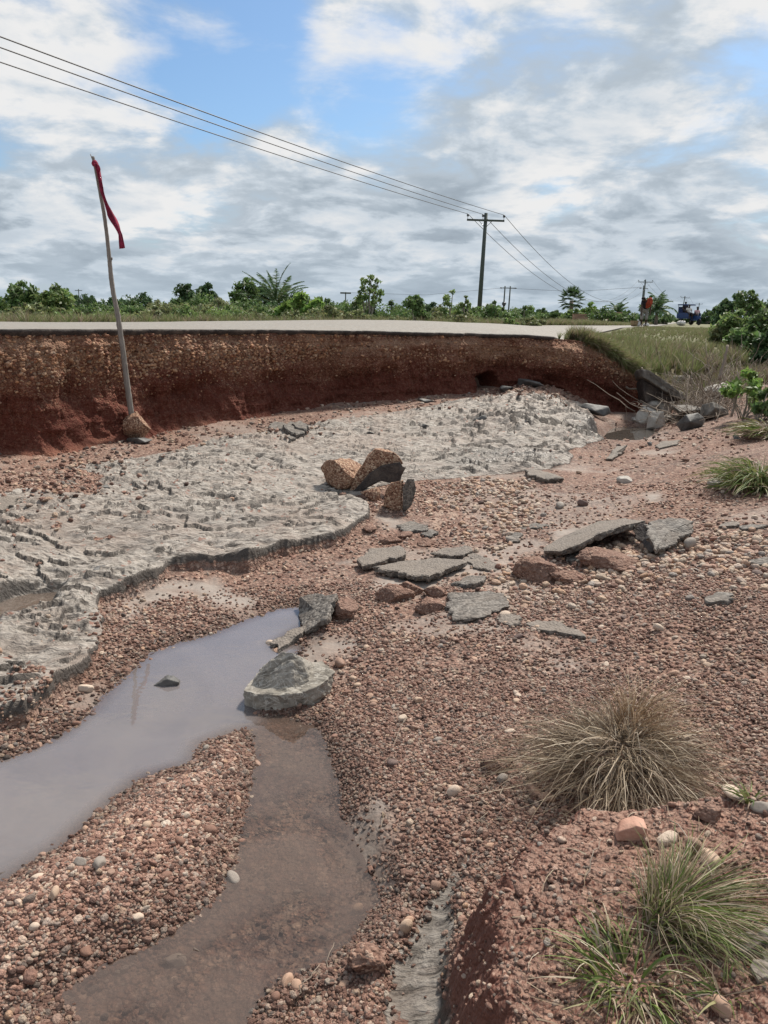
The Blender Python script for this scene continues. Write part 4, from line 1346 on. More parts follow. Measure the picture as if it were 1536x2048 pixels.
def instancer(name, coll):
    ng = bpy.data.node_groups.new(name, 'GeometryNodeTree')
    ng.interface.new_socket('Geometry', in_out='INPUT', socket_type='NodeSocketGeometry')
    ng.interface.new_socket('Geometry', in_out='OUTPUT', socket_type='NodeSocketGeometry')
    N, Lk = ng.nodes, ng.links
    gi, go = N.new('NodeGroupInput'), N.new('NodeGroupOutput')
    ci = N.new('GeometryNodeCollectionInfo')
    ci.inputs[0].default_value = coll
    ci.inputs[1].default_value = True
    ci.inputs[2].default_value = True
    ip = N.new('GeometryNodeInstanceOnPoints')
    Lk.new(gi.outputs[0], ip.inputs['Points'])
    Lk.new(ci.outputs[0], ip.inputs['Instance'])
    ip.inputs['Pick Instance'].default_value = True

    def na(nm, ty):
        q = N.new('GeometryNodeInputNamedAttribute')
        q.data_type = ty
        q.inputs[0].default_value = nm
        return q.outputs[0]
    Lk.new(na('pick', 'INT'), ip.inputs['Instance Index'])
    e2r = N.new('FunctionNodeEulerToRotation')
    Lk.new(na('turn', 'FLOAT_VECTOR'), e2r.inputs[0])
    Lk.new(e2r.outputs[0], ip.inputs['Rotation'])
    Lk.new(na('size', 'FLOAT_VECTOR'), ip.inputs['Scale'])
    Lk.new(ip.outputs[0], go.inputs[0])
    return ng


def scatter_obj(name, pos, size, turn, pick, tint, ng, kind='stuff', parent=None):
    n = len(pos)
    me = bpy.data.meshes.new(name)
    me.vertices.add(n)
    me.vertices.foreach_set('co', np.asarray(pos, np.float32).ravel())
    for nm, ty, key, val in (('size', 'FLOAT_VECTOR', 'vector', size), ('turn', 'FLOAT_VECTOR', 'vector', turn)):
        a = me.attributes.new(nm, ty, 'POINT')
        a.data.foreach_set(key, np.asarray(val, np.float32).ravel())
    a = me.attributes.new('pick', 'INT', 'POINT')
    a.data.foreach_set('value', np.asarray(pick, np.int32))
    if tint is not None:
        a = me.attributes.new('tint', 'FLOAT_COLOR', 'POINT')
        c4 = np.ones((n, 4), np.float32)
        c4[:, :3] = tint
        a.data.foreach_set('color', c4.ravel())
    o = link(bpy.data.objects.new(name, me), parent)
    md = o.modifiers.new('scatter', 'NODES')
    md.node_group = ng
    o['kind'] = kind
    return o


STONE_NG = instancer('stone_scatter', stone_coll)
PAL = np.array([(.11, .062, .048), (.20, .108, .08), (.285, .16, .12), (.35, .21, .16), (.41, .275, .215), (.48, .36, .285), (.28, .215, .178), (.17, .13, .108)])
PALE = np.array([(.46, .33, .24), (.50, .39, .30), (.43, .29, .21), (.52, .43, .35), (.42, .33, .27), (.29, .25, .22), (.47, .30, .20)])


def tints(n, pale, dark=None):
    i = RNG.choice(len(PAL), n, p=np.array([.10, .18, .22, .18, .12, .08, .07, .05]))
    c = PAL[i].copy()
    k = RNG.random(n) < pale
    c[k] = PALE[RNG.choice(len(PALE), int(k.sum()), p=np.array([.22, .2, .2, .1, .14, .06, .08]))]
    return c * RNG.uniform(.8, 1.2, n)[:, None]


def polar(n, r0, r1, a0=-34, a1=38):
    a = np.radians(RNG.uniform(a0, a1, n))
    r = np.sqrt(RNG.uniform(r0 * r0, r1 * r1, n))
    return r * np.sin(a), r * np.cos(a)


allS = dict(pos=[], size=[], turn=[], pick=[], tint=[])
big_pool = []
for (n, r0, r1, smin, smax, keep_clay, paleb, palen, bandx) in (
        (170000, 1.0, 3.0, .003, .006, .006, .05, .05, 1.0), (100000, 1.0, 4.2, .005, .009, .01, .08, .08, 1.0),
        (38000, 1.2, 6.5, .0075, .0125, .012, .16, .15, 1.8), (11000, 1.4, 9.5, .011, .017, .015, .30, .30, 3.0), (1500, 3.2, 11, .016, .028, .015, .5, .45, 5.0)):
    x, y = polar(n, r0, r1)
    z, mk = height(x, y, masks=True)
    clump = (.5 + .9 * fbm(x * 2.2, y * 2.2, 3, .55, 120)) * np.clip(1 + (1.6 if smin > .006 else -.9) * fbm(x * 1.1 + 9, y * 1.1, 3, .55, 121), .1, 1.8)
    p = (1 - mk['clay']) + mk['clay'] * keep_clay
    p = p * (1 - .86 * mk['silt']) * (1 - (.86 if smin < .006 else .95) * smooth(.0, .25, mk['mound'])) * np.clip(clump + mk['bar'] * .6, .08, 1.25) * (1 + (bandx - 1) * mk['band']) / max(1.0, bandx * .6)
    p = p * (1 - .93 * mk['water']) * (1 - .6 * mk['foot']) * (wall_sd(x, y) < -.02)
    ok = RNG.random(n) < p
    x, y, z = x[ok], y[ok], z[ok]
    m_ = len(x)
    s = np.exp(RNG.uniform(math.log(smin), math.log(smax), m_))
    size = s[:, None] * RNG.uniform(.75, 1.3, (m_, 3))
    tn_ = np.c_[RNG.normal(0, .35, m_), RNG.normal(0, .35, m_), RNG.uniform(0, 6.28, m_)]
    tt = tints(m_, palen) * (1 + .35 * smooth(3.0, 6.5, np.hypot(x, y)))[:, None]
    wetk = mk['wet'][ok]
    tt = tt * (1 - .40 * wetk)[:, None]
    barbright = (mk['bar'][ok] * .25)[:, None]
    tt = tt * (1 + barbright)
    pk = RNG.integers(0, 9, m_)
    zz_ = z + size[:, 2] * .62 * RNG.uniform(-.1, .7, m_)
    P3 = np.c_[x, y, zz_]
    if smin >= .011:
        big_pool.append((P3, size, tn_, tt, pk))
    else:
        for k, v_ in zip(('pos', 'size', 'turn', 'pick', 'tint'), (P3, size, tn_, pk, tt)):
            allS[k].append(v_)
# the stones that show largest are pebbles of their own, the rest joins the gravel
BP = [np.concatenate([b[k] for b in big_pool]) for k in range(5)]
ang = np.max(BP[1], 1) / np.linalg.norm(BP[0] - EYE, axis=1)
inview = np.abs(BP[0][:, 0] / BP[0][:, 1]) < .53
order = np.argsort(-(ang * inview))
NP_ = 235
sel, rest = order[:NP_], order[NP_:]
for k, i in (('pos', 0), ('size', 1), ('turn', 2), ('tint', 3), ('pick', 4)):
    allS[k].append(BP[i][rest])
A_ = {k: np.concatenate(v) for k, v in allS.items()}
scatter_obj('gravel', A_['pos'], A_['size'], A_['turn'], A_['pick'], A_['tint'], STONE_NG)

pebble_mats = []
for i, c in enumerate([(.22, .12, .085), (.30, .19, .14), (.46, .33, .24), (.53, .42, .33), (.42, .27, .19), (.28, .24, .205), (.15, .10, .085)]):
    c = np.array(c)
    pebble_mats.append(mat_rock('pebble_%s' % ('rust', 'brown', 'tan', 'cream', 'orange', 'grey', 'dark')[i], [(.3, tuple(c * .7)), (.5, tuple(c)), (.72, tuple(np.minimum(c * 1.2, 1)))], 25, .35, .65))
PM = np.array([(.22, .12, .085), (.30, .19, .14), (.46, .33, .24), (.53, .42, .33), (.42, .27, .19), (.28, .24, .205), (.15, .10, .085)])
PNAME = ['rust red', 'brown', 'tan', 'cream', 'orange brown', 'grey', 'dark brown']
peb_mesh = {}


def pebble(P, size, turn, pick, mi, label, group):
    key = (int(pick), int(mi))
    if key not in peb_mesh:
        v, f = rock_shape(900 + int(pick), 3, cuts=4 + (int(pick) % 4) * 2, cut=(.6, .92), rough=.04, lump=.15)
        o = mesh_obj('pebble', v * np.array([1, .82, .62]), f, pebble_mats[mi])
        peb_mesh[key] = o.data
    else:
        o = link(bpy.data.objects.new('pebble', peb_mesh[key]))
    o.location, o.scale, o.rotation_euler = tuple(map(float, P)), tuple(map(float, size)), tuple(map(float, turn))
    return tag(o, label, 'pebble', group)


for i in sel:
    mi = int(np.argmin(np.abs(PM - BP[3][i]).sum(1)))
    x, y = BP[0][i][:2]
    m1 = height(np.array([x]), np.array([y]), masks=True)[1]
    if m1['bar'][0] > .5:
        where, gp_ = 'on the gravel bar between puddle and stream', 'pebbles on the gravel bar'
    elif m1['band'][0] > .4:
        where, gp_ = 'in the band of larger stones at right', 'pebbles in the stony band'
    elif m1['mound'][0] > .4:
        where, gp_ = 'on the earth hump in the lower right corner', 'pebbles on the earth hump'
    elif y < 2.6:
        where, gp_ = 'in the near gravel before the dry tuft', 'pebbles in the near gravel'
    elif m1['clay'][0] > .5:
        where, gp_ = 'lying on the grey clay shelf', 'pebbles on the clay'
    elif x < .2:
        where, gp_ = 'in the gravel around the puddle head', 'pebbles round the puddle'
    else:
        where, gp_ = 'in the open gravel right of the puddle', 'pebbles in the open gravel'
    pebble(BP[0][i], BP[1][i], BP[2][i], BP[4][i], mi, '%s pebble %s' % (PNAME[mi], where), gp_ + ', ' + PNAME[mi])

for i, (px, py, w_, h_, mi, lab) in enumerate((
        (172, 1382, .034, .024, 3, 'cream egg shaped pebble at the left shore of the puddle'), (812, 1868, .022, .026, 2, 'tan upright egg shaped pebble left of the clay strip'), (200, 1728, .028, .018, 5, 'right one of two pale round pebbles on the gravel bar'),
        (160, 1728, .024, .019, 5, 'left one of two pale round pebbles on the gravel bar'), (907, 1592, .026, .026, 3, 'cream angular pebble in the gravel left of the dry tuft'), (1064, 1560, .026, .026, 2, 'tan pebble touching the left fringe of the dry tuft'),
        (1068, 1590, .032, .022, 1, 'brown pebble below the tan one at the dry tuft'), (1092, 1604, .028, .022, 4, 'banded orange pebble under the left fringe of the dry tuft'), (1005, 1565, .024, .018, 5, 'dark grey pebble beside the knobbly clod'),
        (1468, 1592, .036, .016, 3, 'long cream pebble right of the dry tuft by a green sprout'), (1525, 1625, .03, .018, 5, 'grey flat stone at the right edge beside the sprout'), (1335, 1680, .03, .018, 3, 'cream flat pebble right of the orange stone'),
        (1420, 1722, .032, .016, 2, 'tan flat pebble above the green grey tuft'), (1388, 1700, .024, .022, 1, 'brown round pebble above the tan flat one'), (747, 1408, .018, .014, 4, 'bright orange pebble right of the big grey rock'), (836, 1404, .024, .020, 2, 'tan angular pebble in the middle gravel'),
        (680, 1330, .036, .03, 1, 'pinkish brown round stone right of the big grey rock'), (705, 1362, .02, .016, 2, 'tan pebble by the pinkish stone'), (805, 1440, .02, .018, 3, 'cream pebble in the middle gravel below the tan one'), (575, 1968, .022, .016, 4, 'orange wet pebble at the end of the stream'),
        (465, 1765, .03, .02, 5, 'grey flat pebble lying in the stream edge'), (353, 1925, .03, .015, 5, 'grey disc pebble under the shallow stream'), (715, 1822, .02, .015, 2, 'tan pebble in the stream on the right'), (1440, 2030, .022, .020, 4, 'round pink stone at the bottom right corner'),
        (1020, 1465, .022, .014, 3, 'cream pebble above the knobbly clod'), (876, 1478, .02, .014, 5, 'grey pebble in the middle gravel'), (1120, 1016, .05, .035, 5, 'rounded grey stone of the group left of the curled sheet'), (1165, 1012, .045, .04, 6, 'dark round stone of the group left of the curled sheet'), (1022, 1082, .045, .03, 5, 'blue grey stone right of the clods'),
        (465, 1006, .035, .026, 4, 'single orange pebble on the grey clay shelf'), (555, 1305, .03, .018, 4, 'orange pebble by the thin asphalt edge in the puddle'), (540, 1292, .026, .022, 3, 'cream pebble by the thin asphalt edge in the puddle'), (1380, 1096, .05, .05, 5, 'squarish grey stone in the stony band'), (255, 1032, .0, .0, 1, ''), )):
    if not lab:
        continue
    p = ground(px, py)
    pebble((p[0], p[1], gz(p[0], p[1]) + h_ * .35), (w_ * .95, w_ * .75, h_ / .62 * .8), (.1, .1, i * .9), i % 9, mi, lab, None)

# clusters of pale washed pebbles
x, y = polar(60000, 3.0, 8.5, -6, 31)
z, mk = height(x, y, masks=True)
ok = RNG.random(len(x)) < np.clip(mk['band'] * (.25 + .9 * fbm(x * 1.6, y * 1.6, 3, .6, 140)) * .75 * (1 - mk['clay']), 0, 1)
x, y, z = x[ok], y[ok], z[ok]
m_ = len(x)
s = np.exp(RNG.uniform(math.log(.009), math.log(.027), m_))
scatter_obj('washed_pebbles', np.c_[x, y, z + s * .3], s[:, None] * RNG.uniform(.75, 1.3, (m_, 3)), np.c_[RNG.normal(0, .3, (m_, 2)), RNG.uniform(0, 6.28, m_)], RNG.integers(0, 9, m_), tints(m_, .78) * 1.12, STONE_NG)

# pebbles still set in the upper layers of the bank
m_ = 20000
ci = RNG.integers(130, Xb.shape[1] - 40, m_)
lev = np.clip(.78 + RNG.normal(0, .13, m_), .2, .985)
aa = A[0][ci]
dens_ = .30 * smooth(.5, -2.5, s_x[ci]) + .02 + .8 * fbm(aa * .6, lev * 3, 3, .5, 130) + .6 * np.exp(-((lev - .80) / .07) ** 2) * (aa < np.median(arc))
ok = RNG.random(m_) < np.clip(dens_, .05, 1)
ci, lev = ci[ok], lev[ok]
ri = np.clip((lev * 149).astype(int), 0, 148)
pos = np.c_[Xb[ri, ci], Yb[ri, ci], Zb[ri, ci]]
m_ = len(pos)
s = np.exp(RNG.uniform(math.log(.006), math.log(.023), m_)) * np.where(lev > .6, 1, .7)
tt = tints(m_, .62) * np.array([1.12, .92, .76])
scatter_obj('bank_pebbles', pos, s[:, None] * RNG.uniform(.8, 1.3, (m_, 3)), RNG.uniform(-1, 1, (m_, 3)) * np.array([.6, .6, 3]), RNG.integers(0, 9, m_), tt, STONE_NG, parent=bank)
# loose rubble at the foot of the bank and by the hollow
xs, ys = [], []
for (px, py, n, sg) in ((590, 860, 160, .22), (1020, 788, 260, .35), (1080, 780, 150, .25), (860, 803, 160, .4), (700, 812, 120, .4), (430, 862, 120, .5), (300, 880, 120, .35), (180, 905, 160, .4), (60, 935, 200, .4), (90, 975, 220, .35), (75, 1378, 120, .06), (20, 1440, 120, .1), (300, 1255, 200, .2), (1380, 880, 200, .6), (1350, 850, 120, .3)):
    p = ground(px, py)
    xs.append(RNG.normal(p[0], sg, n))
    ys.append(RNG.normal(p[1], sg * .8, n))
xs, ys = np.concatenate(xs), np.concatenate(ys)
ok = wall_sd(xs, ys) < .1
xs, ys = xs[ok], ys[ok]
m_ = len(xs)
s = np.exp(RNG.uniform(math.log(.009), math.log(.026), m_)) * (.45 + .55 * smooth(2.5, 6, ys))
scatter_obj('rubble', np.c_[xs, ys, height(xs, ys) + s * .3], s[:, None] * RNG.uniform(.7, 1.4, (m_, 3)), RNG.uniform(-1, 1, (m_, 3)) * np.array([.5, .5, 3]), RNG.integers(0, 9, m_), tints(m_, .3), STONE_NG)
# ------------------------------------------------------------------ blades and leaves
def ribbons(base, tip, mid_off, width, nseg=4):
    """bent tapering strips from base to tip through an offset mid point"""
    n = len(base)
    t_ = np.linspace(0, 1, nseg + 1)
    mid = (base + tip) / 2 + mid_off
    P = ((1 - t_) ** 2)[None, :, None] * base[:, None] + (2 * t_ * (1 - t_))[None, :, None] * mid[:, None] + (t_ ** 2)[None, :, None] * tip[:, None]
    d = tip - base
    side = np.cross(d, RNG.normal(size=(n, 3)))
    side /= np.linalg.norm(side, axis=1, keepdims=True) + 1e-9
    wv = (width[:, None] * (1 - .85 * t_)[None])[:, :, None] * side[:, None]
    V = np.stack([P - wv / 2, P + wv / 2], 2).reshape(-1, 3)
    k = 2 * (nseg + 1)
    b = (np.arange(n) * k)[:, None, None]
    s = (np.arange(nseg) * 2)[None, :, None]
    F = (b + s + np.array([0, 1, 3, 2])[None, None]).reshape(-1, 4)
    return V, F, k


def blade_obj(name, base, tip, mid, width, cols, mat, parent=None, nseg=4):
    V, F, k = ribbons(base, tip, mid, width, nseg)
    o = mesh_obj(name, V, F, M[mat], parent)
    cattr(o, 'tint', np.repeat(cols, k, 0))
    return o


STRAW = np.array([(.30, .235, .16), (.38, .31, .22), (.24, .18, .125), (.44, .37, .28), (.19, .14, .10)])
GREEN = np.array([(.10, .15, .035), (.14, .19, .05), (.08, .12, .03), (.19, .21, .08), (.27, .25, .12)])


def pal(P, n, prob=None, v=.2):
    return P[RNG.choice(len(P), n, p=prob)] * RNG.uniform(1 - v, 1 + v, (n, 1))


def tuft(px, py, n, rad, length, droop, cols_fn, label, lean=(0, 0), width=.004, name='grass_tuft', group=None, mat='blade', up=1.0, back=0.0, base_h=0.0, messy=.02, clusters=0):
    p = ground(px, py)
    p = np.array([p[0], p[1] + back, gz(p[0], p[1] + back)])
    o = empty(name, p)
    tag(o, label, 'grass', group)
    a = RNG.uniform(0, 2 * math.pi, n)
    lump_ = np.ones(n)
    if clusters:
        ca_, cl2 = RNG.uniform(0, 2 * math.pi, clusters), RNG.uniform(.55, 1.2, clusters)
        ck = RNG.integers(0, clusters, n)
        a, lump_ = ca_[ck] + RNG.normal(0, .12, n), cl2[ck]
    rb = rad * .45 * np.sqrt(RNG.random(n))
    base = np.c_[rb * np.cos(a), rb * np.sin(a), base_h * (1 - (rb / (rad * .45)) ** 2) - .01]
    L = length * RNG.uniform(.45, 1.15, n) * lump_
    az = a + RNG.normal(0, .22 if clusters else .5, n)
    el = np.clip(RNG.normal(.9 * up, .3, n), .05, 1.5)
    dirn = np.c_[np.cos(az) * np.cos(el), np.sin(az) * np.cos(el), np.sin(el)]
    dirn[:, 0] += lean[0]
    dirn[:, 1] += lean[1]
    dirn /= np.linalg.norm(dirn, axis=1, keepdims=True)
    apex = base + dirn * L[:, None] * .6
    out_ = np.c_[np.cos(az), np.sin(az), -droop * RNG.uniform(.3, 1.2, n)]
    out_[:, 0] += lean[0]
    tip = apex + out_ * L[:, None] * .45
    tip[:, 2] = np.maximum(tip[:, 2], -.0 + RNG.uniform(0, .02, n))
    mid = apex - (base + tip) / 2 + RNG.normal(0, messy * .35, (n, 3))
    tip = tip + RNG.normal(0, messy * .5, (n, 3)) * np.array([1, 1, .15])
    w_ = width * RNG.uniform(.6, 1.3, n)
    blade_obj('blades', base, tip, mid * 1.1, w_, cols_fn(n), mat, o, 5)
    return o


dry = lambda n: pal(STRAW, n, [.28, .24, .2, .12, .16])
mixg = lambda n: np.where((RNG.random(n) < .5)[:, None], pal(GREEN, n), pal(STRAW, n))
grn = lambda n: np.where((RNG.random(n) < .8)[:, None], pal(GREEN, n), pal(STRAW, n))
dt = tuft(1250, 1570, 1300, .38, .30, 2.6, dry, 'large dry straw coloured grass tuft sprawling on the gravel at right', (-.05, -.1), .0034, mat='straw', up=.55, base_h=.12, back=.06, messy=.12, clusters=34)
for q_, args in (('matted_stems', (1235, 1550, 900, .30, .20, 1.4, lambda n: pal(STRAW * .33, n), 'x')), ('upright_stems', (1275, 1530, 420, .16, .22, .3, lambda n: pal(STRAW, n) * np.array([.95, .85, .75]), 'x'))):
    t2 = tuft(*args, (.3, 0), .0026, mat='straw', up=1.25 if q_ == 'upright_stems' else .5, back=.08, base_h=.10, messy=.06)
    ch = t2.children[0]
    ch.name = q_
    ch.location = t2.location - dt.location
    if q_ == 'upright_stems':
        ch.location[2] += .05
    ch.parent = dt
    bpy.data.objects.remove(t2)
tuft(1350, 1850, 900, .13, .21, .5, mixg, 'grey green bushy grass tuft bent to the right, lower right', (.75, -.1), .0026, up=.85, back=.02, base_h=.04)
tuft(1265, 1960, 300, .16, .13, .5, grn, 'short bright green grass patch on the earth hump at bottom', (0, 0), .005, up=.9)
tuft(1500, 1600, 40, .04, .07, .4, grn, 'tiny green sprout by the long cream pebble at right', (0, 0), .007, name='grass_sprout', up=1.0)
tuft(1450, 1995, 26, .03, .08, .3, grn, 'tiny green sprout near the bottom right corner', (0, 0), .006, name='grass_sprout', up=1.1)
tuft(1475, 1905, 26, .03, .06, .5, grn, 'tiny green sprout beside the lower right slabs', (0, 0), .006, name='grass_sprout', up=1.0)
tuft(1518, 975, 900, .42, .32, .9, grn, 'dense green grass tuft on the right gravel slope, nearer one', (0, 0), .012, up=.8, base_h=.08)
tuft(1535, 872, 600, .40, .28, .9, mixg, 'yellowish grass tuft at the right edge above the dense green one', (-.2, 0), .014, up=.8, base_h=.06)

# dead litter blown round the tufts
bs, tps = [], []
for (px, py, n_, sg) in ((1255, 1560, 260, .28), (1360, 1840, 120, .12), (1265, 1960, 90, .12), (1400, 1650, 80, .2), (1515, 975, 70, .35)):
    p = ground(px, py)
    x, y = RNG.normal(p[0], sg, n_), RNG.normal(p[1], sg * .8, n_)
    a = RNG.uniform(0, 6.28, n_)
    L = RNG.uniform(.02, .09, n_)
    bs.append(np.c_[x, y, height(x, y) + .012])
    x2, y2 = x + np.cos(a) * L, y + np.sin(a) * L
    tps.append(np.c_[x2, y2, height(x2, y2) + .014])
bs, tps = np.concatenate(bs), np.concatenate(tps)
lit_o = blade_obj('straw_litter', bs, tps, np.c_[RNG.normal(0, .006, (len(bs), 2)), np.full(len(bs), .006)], RNG.uniform(.0015, .0035, len(bs)), pal(STRAW, len(bs)), 'straw', None, 3)
tag(lit_o, kind='stuff')

# a few single straws and stalks lying about
for i, (a, b, lab) in enumerate((((645, 1985), (668, 1900), 'thin dry stalk standing in the stream near the bottom'), ((600, 2010), (640, 1945), 'bent dry straw lying in the shallow stream'), ((1150, 1770), (1200, 1700), 'pale straw lying on the earth hump'),
                                 ((1130, 1930), (1180, 2000), 'long rootlet across the earth hump'), ((1330, 1650), (1420, 1790), 'long straw reaching down from the dry tuft'), ((1370, 2010), (1460, 2040), 'pale straw in the bottom right corner'), ((320, 1935), (400, 1920), 'straw floating at the gravel bar edge'),
                                 ((785, 1520), (815, 1440), 'faint straw in the middle gravel'), ((1340, 1560), (1530, 1545), 'long straw lying right of the dry tuft'))):
    p, q = ground(*a), ground(*b)
    p[2], q[2] = gz(*p[:2]) + .008, gz(*q[:2]) + .02
    o = tubes('straw', [(wander((0, 0, 0), q - p, 9, .02, 40 + i, -.01), .0016, .0009)], 'dead', None, 5)
    o.location = p
    tag(o, lab, 'straw', 'loose straws')


# ------------------------------------------------------------------ plants behind the road
def leaf_cloud(centres, radii, n_each, leaf, col, up_bias=.35, long=1.6):
    """leaf-sized faces spread through clumps; tint varies leaf by leaf and clump by clump"""
    C = np.repeat(centres, n_each, 0)
    Rr = np.repeat(radii, n_each)
    n = len(C)
    d = RNG.normal(size=(n, 3))
    d /= np.linalg.norm(d, axis=1, keepdims=True)
    P = C + d * (Rr * RNG.random(n) ** .45)[:, None] * np.array([1, 1, .8])
    nrm = RNG.normal(size=(n, 3)) + d * .8 + np.array([0, 0, up_bias])
    nrm /= np.linalg.norm(nrm, axis=1, keepdims=True)
    ax = np.cross(nrm, RNG.normal(size=(n, 3)))
    ax /= np.linalg.norm(ax, axis=1, keepdims=True)
    bx = np.cross(nrm, ax)
    s = leaf * RNG.uniform(.6, 1.3, n)[:, None]
    V = np.stack([P - ax * s * long * .5, P + bx * s * .36 + nrm * s * .06, P + ax * s * long * .5 - nrm * s * .12, P - bx * s * .36 + nrm * s * .06], 1).reshape(-1, 3)
    F = np.arange(n * 4).reshape(n, 4)
    cc_ = np.repeat(RNG.uniform(.75, 1.25, (len(centres), 1)), n_each, 0)
    T = np.asarray(col)[None] * cc_ * RNG.uniform(.7, 1.35, (n, 1)) * (1 + RNG.normal(0, .07, (n, 3)))
    return V, F, np.repeat(T, 4, 0)


DEEP, MID, LIGHT, OLIVE, BRIGHT = (.058, .105, .042), (.10, .16, .055), (.14, .205, .068), (.165, .19, .085), (.16, .255, .065)


def woody(name, px, top, w_px, D, col, label, group, clumps=26, per=55, leaf=.085, sparse=1.0, cat='shrub', stem=.03, low=.0, mat='bark', base=None, trunk_name='stem', zb=None):
    """shrub or tree: stems that fork up into leaf clumps, crown outline uneven"""
    ptop = at_y(px, top, D)
    x, y = ptop[0], ptop[1]
    z0 = float(top_z(np.array([x]), np.array([y]))[0]) if zb is None else zb
    H = max(.3, ptop[2] - z0)
    W = w_px / FPX * D
    o = empty(name, (x, y, z0 - .03))
    tag(o, label, cat, group)
    zc = RNG.random(clumps) ** .8
    zc = low + (1 - low) * zc
    prof = np.sqrt(np.clip(1 - ((zc - .42) / .62) ** 2, .06, 1))
    a = RNG.uniform(0, 2 * math.pi, clumps)
    rr_ = W * .5 * prof * np.sqrt(RNG.uniform(.1, 1, clumps)) * .85
    C = np.c_[rr_ * np.cos(a), rr_ * np.sin(a), np.clip(zc * H * RNG.uniform(.85, 1.03, clumps), .05, None)]
    C[0] = (W * .05, 0, H * .97)
    rad = np.full(clumps, min(W * .5, H) * .34 * sparse) * RNG.uniform(.55, 1.15, clumps)
    rad[0] *= .6
    C[:, 2] -= rad * .5 * (zc > .7)
    V, F, T = leaf_cloud(C, rad, per, leaf, col)
    V[:, 2] = np.maximum(V[:, 2], .0)
    cr = mesh_obj('crown', V, F, M['leaf'], o, False)
    cattr(cr, 'tint', T)
    paths = []
    for i in range(min(clumps, 9)):
        q = C[i]
        paths.append((wander((RNG.normal(0, .04), RNG.normal(0, .04), -.05), q, 7, .05 * H, 300 + i + int(px)), stem * (1.3 if i == 0 else .7), stem * .25))
    tubes(trunk_name, paths, mat, o, 5)
    return o


def palm(name, px, top, base_py, D, label, fronds=22, flen=1.3, trunk=True, col=DEEP, droop=.55, group=None, stiff=.0, trunk_r=.16, leafw=.05, nleaf=34, lf=.25):
    ptop = at_y(px, top, D)
    z0 = float(top_z(np.array([ptop[0]]), np.array([D]))[0])
    H = ptop[2] - z0
    o = empty(name, (ptop[0], D, z0 - .05))
    tag(o, label, 'palm tree', group)
    hc = max(.4, H - flen * .80)
    tubes('trunk', [([(0, 0, -.1), (.03, 0, hc * .5), (0, 0, hc)], trunk_r, trunk_r * .8)], 'dead', o, 9, .08)
    VV, FF, TT = [], [], []
    off = 0
    for i in range(fronds):
        az = i * 2.399 + RNG.normal(0, .2)
        el = math.radians(88 - (95 if stiff == 0 else 78) * (i / fronds) + RNG.normal(0, 6))
        L = flen * RNG.uniform(.8, 1.1)
        t_ = np.linspace(0, 1, 10)
        dr = droop * RNG.uniform(.7, 1.3)
        e = el - dr * 1.9 * t_ ** 1.5 * (1 - stiff)
        seg = np.c_[np.cos(e) * math.cos(az), np.cos(e) * math.sin(az), np.sin(e)] * L / 9
        pts = np.r_[[[0, 0, hc]], np.array([0, 0, hc]) + np.cumsum(seg, 0)[:-1]]
        tq = np.repeat(np.linspace(.12, 1, nleaf // 2), 2)
        Q = np.array([np.interp(tq, t_, pts[:, k]) for k in range(3)]).T
        tn = np.array([np.interp(tq, t_, np.gradient(pts[:, k])) for k in range(3)]).T
        tn /= np.linalg.norm(tn, axis=1, keepdims=True)
        sd__ = np.cross(tn, [0, 0, 1.0])
        sd__ /= np.linalg.norm(sd__, axis=1, keepdims=True) + 1e-6
        sg = np.tile([1, -1], len(tq) // 2)[:, None]
        ll = (flen * lf * np.sin(np.clip(tq, .1, .97) * math.pi) ** .6)[:, None]
        tip = Q + (sd__ * sg * .8 + tn * .55 + np.array([0, 0, -.25])) * ll
        V, F, k = ribbons(Q, tip, np.zeros_like(Q) + [0, 0, .02], np.full(len(Q), leafw), 2)
        VV.append(V)
        FF.append(F + off)
        off += len(V)
        TT.append(np.repeat(np.asarray(col)[None] * RNG.uniform(.7, 1.4, (len(Q), 1)), k, 0))
        # midrib
        V, F, k = ribbons(pts[:1], pts[-1:], (pts[4:5] - (pts[:1] + pts[-1:]) / 2) * 2, np.array([leafw * 1.2]), 8)
        VV.append(V)
        FF.append(F + off)
        off += len(V)
        TT.append(np.repeat(np.array([[.13, .14, .06]]), k, 0))
    cr = mesh_obj('fronds', np.concatenate(VV), np.concatenate(FF), M['leaf'], o, False)
    cattr(cr, 'tint', np.concatenate(TT))
    return o


def fan_palm(px, top, D, label):
    ptop = at_y(px, top, D)
    z0 = 1.08
    H = ptop[2] - z0
    o = empty('fan_palm', (ptop[0], D, z0))
    tag(o, label, 'palm tree')
    hc = H - 1.25
    tubes('trunk', [([(0, 0, -.1), (.05, 0, hc * .5), (0, 0, hc)], .25, .2)], 'dead', o, 9, .05)
    VV, FF, TT, off = [], [], [], 0
    for i in range(34):
        az, el = i * 2.399, math.radians(85 - 130 * i / 34)
        d = np.array([math.cos(az) * math.cos(el), math.sin(az) * math.cos(el), math.sin(el)])
        c = np.array([0, 0, hc]) + d * 1.0
        side = np.cross(d, [0, 0, 1.0])
        side /= np.linalg.norm(side) + 1e-6
        upv = np.cross(side, d)
        k_ = 15
        fa = np.linspace(-1.9, 1.9, k_)
        tip = c + (np.cos(fa)[:, None] * d + np.sin(fa)[:, None] * side + .12 * np.abs(fa)[:, None] * -upv) * .62
        V, F, k = ribbons(np.repeat(c[None], k_, 0), tip, np.zeros((k_, 3)), np.full(k_, .14), 2)
        VV.append(V)
        FF.append(F + off)
        off += len(V)
        TT.append(np.repeat(np.array(DEEP)[None] * RNG.uniform(.6, 1.0, (k_, 1)), k, 0))
    cr = mesh_obj('fronds', np.concatenate(VV), np.concatenate(FF), M['leaf'], o, False)
    cattr(cr, 'tint', np.concatenate(TT))


HG = 'shrubs along the far road verge'
